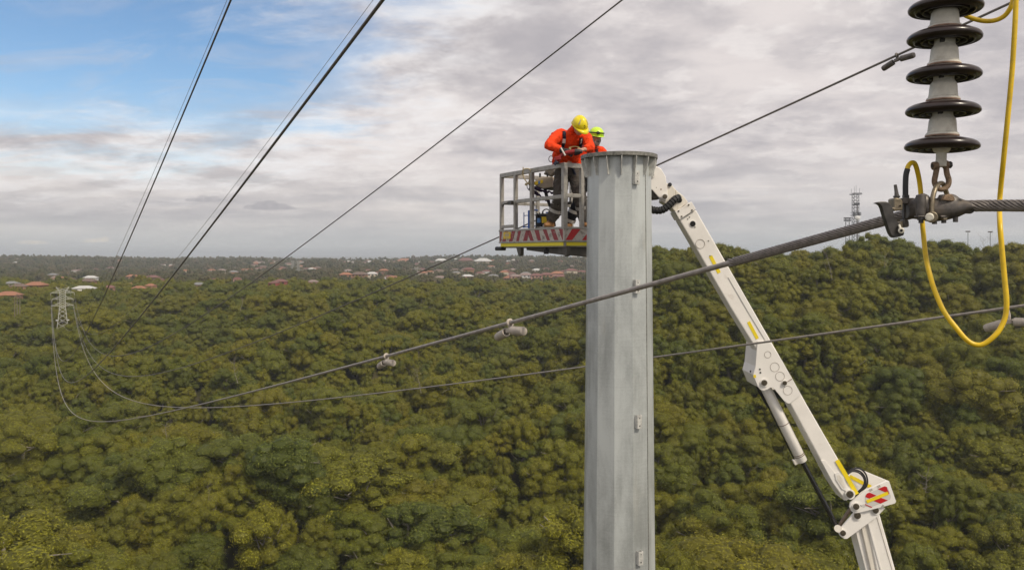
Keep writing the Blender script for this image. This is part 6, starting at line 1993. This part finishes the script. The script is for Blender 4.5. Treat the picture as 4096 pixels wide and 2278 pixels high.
build('split_pin', MB().tube([P(3796, 668, IY - .01), P(3802, 673, IY - .01)], .0018, 5), M['rod_steel'], sh1)
# clamp link (U bolt passing through the bow)
lk = thing('clamp_link', P(3735, 860, IY - .02), 'brown steel strap link hanging from the shackle and bolted on the clamp side', 'clamp link')
pl = smooth_path([P(3727, 868, IY - .06), P(3727, 835, IY - .06), P(3730, 795, IY - .055), P(3741, 755, IY - .04), P(3755, 736, IY - .01), P(3768, 733, IY + .01), P(3777, 742, IY + .03), P(3784, 765, IY + .05), P(3794, 800, IY + .06), P(3800, 840, IY + .06)], 5)
build('strap', MB().tube(pl, [.0088] * len(pl), 12), M['bronze'], lk)
build('eye', MB().cyl(P(3727, 868, IY - .073), P(3727, 868, IY - .048), .0205, n=20), M['bronze'], lk, 40, .003)
build('bolt_head', MB().cyl(P(3718, 868, IY - .088), P(3718, 868, IY - .070), .0148, n=22), M['cap_zinc'], lk, 40, .004)
# suspension clamp
cl = thing('suspension_clamp', CL, 'heavy dark cast clamp gripping the near cable under the insulators', 'cable clamp')
cd = (fEn(3.0) - fEn(2.85)).normalized()
pts = [P(3622, 855, 2.945), P(3640, 842, 2.93), P(3680, 838, 2.91), P(3722, 836, 2.895), P(3780, 833, 2.875), P(3830, 829, 2.86), P(3880, 832, 2.835)]
def secs(pts, hz, hy):
    out = []
    for i, p in enumerate(pts):
        out.append((p + UP * hz[i][0], Vector((0, .01, 0)) + Vector((0, hy[i], 0)), UP * hz[i][1]))
    return out
body = MB().loft(secs(pts, [(.004, .026), (.006, .036), (.003, .040), (-.004, .044), (-.003, .042), (.0, .036), (.004, .016)], [.020, .030, .034, .036, .034, .030, .020]), 18)
body.ellip(P(3690, 812, 2.90), .030, .034, .036).ellip(P(3800, 812, 2.87), .036, .034, .034)
remeshed('clamp_body', body, 'cast_grey', cl, .0035, 4)
build('trunnion_lip', MB().loft([(P(3824, 800, 2.86), Vector((.010, 0, .002)), Vector((0, .03, 0))), (P(3845, 835, 2.855), Vector((.014, 0, 0)), Vector((0, .034, 0))), (P(3858, 846, 2.85), Vector((.03, 0, .006)), Vector((0, .03, 0))), (P(3884, 846, 2.835), Vector((.004, 0, .008)), Vector((0, .02, 0)))], 14), M['cast_dark'], cl, 180)
for px in (3684, 3775):
    q = P(px, 800, 2.862)
    build('saddle', MB().tube([q + UP * .018, P(px - 1, 830, 2.858), P(px - 2, 862, 2.860)], [.017, .017, .015], 14).box(P(px, 866, 2.860), None, .036, .03, .007), M['cast_grey'], cl, 40, .002)
    build('nut', MB().cyl(P(px, 868, 2.86), P(px, 880, 2.86), .0140, n=6), M['bronze'] if px > 3700 else M['cast_dark'], cl, 20, .001)
    build('stud', MB().cyl(P(px, 878, 2.86), P(px, 892, 2.86), .0085, n=10), M['cast_dark'], cl)
build('stud', MB().cyl(P(3738, 880, 2.86), P(3738, 896, 2.86), .0085, n=10), M['cast_dark'], cl)
build('stud', MB().cyl(P(3822, 868, 2.84), P(3822, 888, 2.84), .0085, n=10), M['cast_dark'], cl)
build('rust_plate', MB().prism([P(3772, 800, 2.835), P(3780, 782, 2.835), P(3795, 775, 2.835), P(3810, 776, 2.835), P(3822, 795, 2.835), P(3815, 805, 2.835)], (0, .05, 0)), M['rusty'], cl, 0, .003)

# ------------------------------------------------------------------ portable earthing clamp
ec = thing('earth_clamp', P(3595, 870, 2.95), 'dark duckbill earthing clamp hooked over the cable beside the suspension clamp', 'earthing clamp')
def duck(x0, y0): return (3480 + x0 / 4.479, 640 + y0 / 4.479)
outl = [(92, 770), (150, 748), (220, 740), (290, 742), (340, 760), (380, 800), (415, 870), (425, 920), (440, 1000), (480, 1080), (540, 1150), (590, 1220), (620, 1290), (610, 1345), (540, 1370), (440, 1390), (400, 1370), (360, 1310), (330, 1230), (300, 1130), (265, 1030), (240, 950), (215, 860), (190, 810), (150, 782)]
build('hook_blade', MB().prism([P(*duck(x, y), 2.895) for x, y in outl], (0, .024, 0)), M['cast_dark'], ec, 40, .006, 3)
blk = [(432, 690), (470, 670), (560, 690), (590, 730), (595, 900), (430, 910), (380, 850), (440, 850)]
build('jaw_block', MB().prism([P(*duck(x, y), 2.91) for x, y in blk], (0, .05, 0)), M['bronze'], ec, 40, .006, 2)
low = [(510, 1130), (600, 1080), (600, 1200), (605, 1300), (560, 1310)]
build('lower_jaw', MB().prism([P(*duck(x, y), 2.905) for x, y in low], (0, .05, 0)), M['bronze'], ec, 40, .005, 2)
sc_ = [duck(476, 690), duck(480, 640), duck(470, 560), duck(452, 440)]
build('screw_spindle', MB().tube([P(*q, 2.93) for q in sc_], [.0085, .0085, .0065, .0055], 10), M['cast_grey'], ec, 40)
build('lock_collar', MB().cyl(P(*duck(478, 672), 2.93), P(*duck(478, 640), 2.93), .0120, n=14), M['cast_dark'], ec, 40, .001)
build('pivot_bolt', MB().cyl(P(*duck(560, 1262), 2.868), P(*duck(560, 1262), 2.89), .0108, n=18), M['cap_zinc'], ec, 40, .003)
build('pivot_hole', MB().cyl(P(*duck(562, 1260), 2.864), P(*duck(562, 1260), 2.87), .0048, n=12), M['black_hole'], ec)
build('latch_bar', MB().tube([P(*duck(520, 1160), 2.89), P(*duck(552, 1235), 2.88)], .0042, 8), M['cap_zinc'], ec)
build('block_screw', MB().cyl(P(*duck(543, 818), 2.905), P(*duck(543, 818), 2.912), .0032, n=10), M['black_hole'], ec)
build('cable_lug', MB().box(P(*duck(650, 735), 2.95), None, .045, .03, .022).cyl(P(*duck(690, 740), 2.95), P(*duck(740, 745), 2.95), .011, n=8), M['cast_grey'], ec, 20, .002)
build('lug_tongue', MB().box(P(*duck(640, 840), 2.955), None, .022, .014, .09), M['cast_dark'], ec, 0, .002)
build('clamp_foot', MB().prism([P(*duck(x, y), 2.94) for x, y in ((600, 1050), (700, 1080), (710, 1180), (680, 1205), (605, 1200))], (0, .03, 0)), M['cast_grey'], ec, 0, .004)

# ------------------------------------------------------------------ yellow earthing leads
G2 = 4096.0 / 2576.0
lead = thing('earthing_lead', P(3700, 1380, 2.86), 'thick yellow earthing lead hanging in a long loop from the duckbill clamp', 'earthing lead', 'yellow earthing leads')
slv = [(3622, 830, 2.955), (3622, 790, 2.955), (3622, 740, 2.955), (3624, 700, 2.955), (3630, 676, 2.955)]
build('black_sleeve', MB().tube(smooth_path([P(*q) for q in slv], 5), .0100, 14), M['black_sleeve'], lead)
yl = [(3627, 686, 2.955), (3633, 664, 2.955), (3646, 651, 2.96), (3660, 656, 2.97), (3671, 690, 2.98), (3680, 740, 2.99), (3685, 800, 2.99), (3688, 870, 2.985), (3694, 940, 2.97), (3704, 1030, 2.95), (3720, 1100, 2.92), (3740, 1165, 2.9), (3776, 1245, 2.87), (3824, 1310, 2.84), (3868, 1360, 2.82), (3905, 1378, 2.81), (3940, 1372, 2.80), (3985, 1335, 2.79), (4010, 1295, 2.79), (4023, 1255, 2.79), (4026, 1200, 2.79), (4018, 1110, 2.80), (4008, 1000, 2.81), (4000, 900, 2.83), (3998, 820, 2.93), (4004, 740, 2.93), (4014, 640, 2.90), (4030, 480, 2.88), (4047, 300, 2.87), (4057, 150, 2.86), (4063, 30, 2.86), (4064, -60, 2.86), (4060, -300, 2.86), (4050, -700, 2.86)]
build('cable', MB().tube(smooth_path([P(*q) for q in yl], 7), .0088, 16), M['yellow_cable'], lead)
lead2 = thing('earthing_lead', P(3990, 60, 3.05), 'shorter yellow lead looping out from behind the topmost disc cap', 'earthing lead', 'yellow earthing leads')
y2 = [(3770, -20, 3.03), (3800, 10, 3.03), (3832, 40, 3.03), (3870, 66, 3.02), (3925, 83, 3.0), (3975, 83, 2.98), (4015, 66, 2.96), (4040, 35, 2.94), (4052, 0, 2.93), (4056, -60, 2.92), (4050, -400, 2.9)]
build('cable', MB().tube(smooth_path([P(*q) for q in y2], 8), .0088, 16), M['yellow_cable'], lead2)

# ------------------------------------------------------------------ air between here and the far plain
def haze():
    m = bpy.data.materials.new('haze'); m.use_nodes = True
    t = NT(m.node_tree)
    for nd in list(t.n): t.n.remove(nd)
    out = t.new('ShaderNodeOutputMaterial'); v = t.new('ShaderNodeVolumePrincipled')
    v.inputs['Color'].default_value = (0.80, 0.87, 0.95, 1)
    v.inputs['Density'].default_value = HAZE
    v.inputs['Anisotropy'].default_value = 0.0
    t.l.new(v.outputs[0], out.inputs['Volume'])
    zlo = min(v_.co.z for v_ in bpy.data.objects['ground'].data.vertices) - 1.0
    xs = 1.5 * (60000 + 260) + 500
    o = build('haze', MB().add([(x, y, z) for z in (zlo, CZ + 62) for y in (-700, 60600) for x in (-xs, xs)], [(0, 2, 3, 1), (4, 5, 7, 6), (0, 1, 5, 4), (2, 6, 7, 3), (0, 4, 6, 2), (1, 3, 7, 5)]), m, None, 0)
    tag(o, 'thin bluish haze lying over the valley and the far suburbs', None, None, 'stuff')
HAZE = 0.00012
haze()
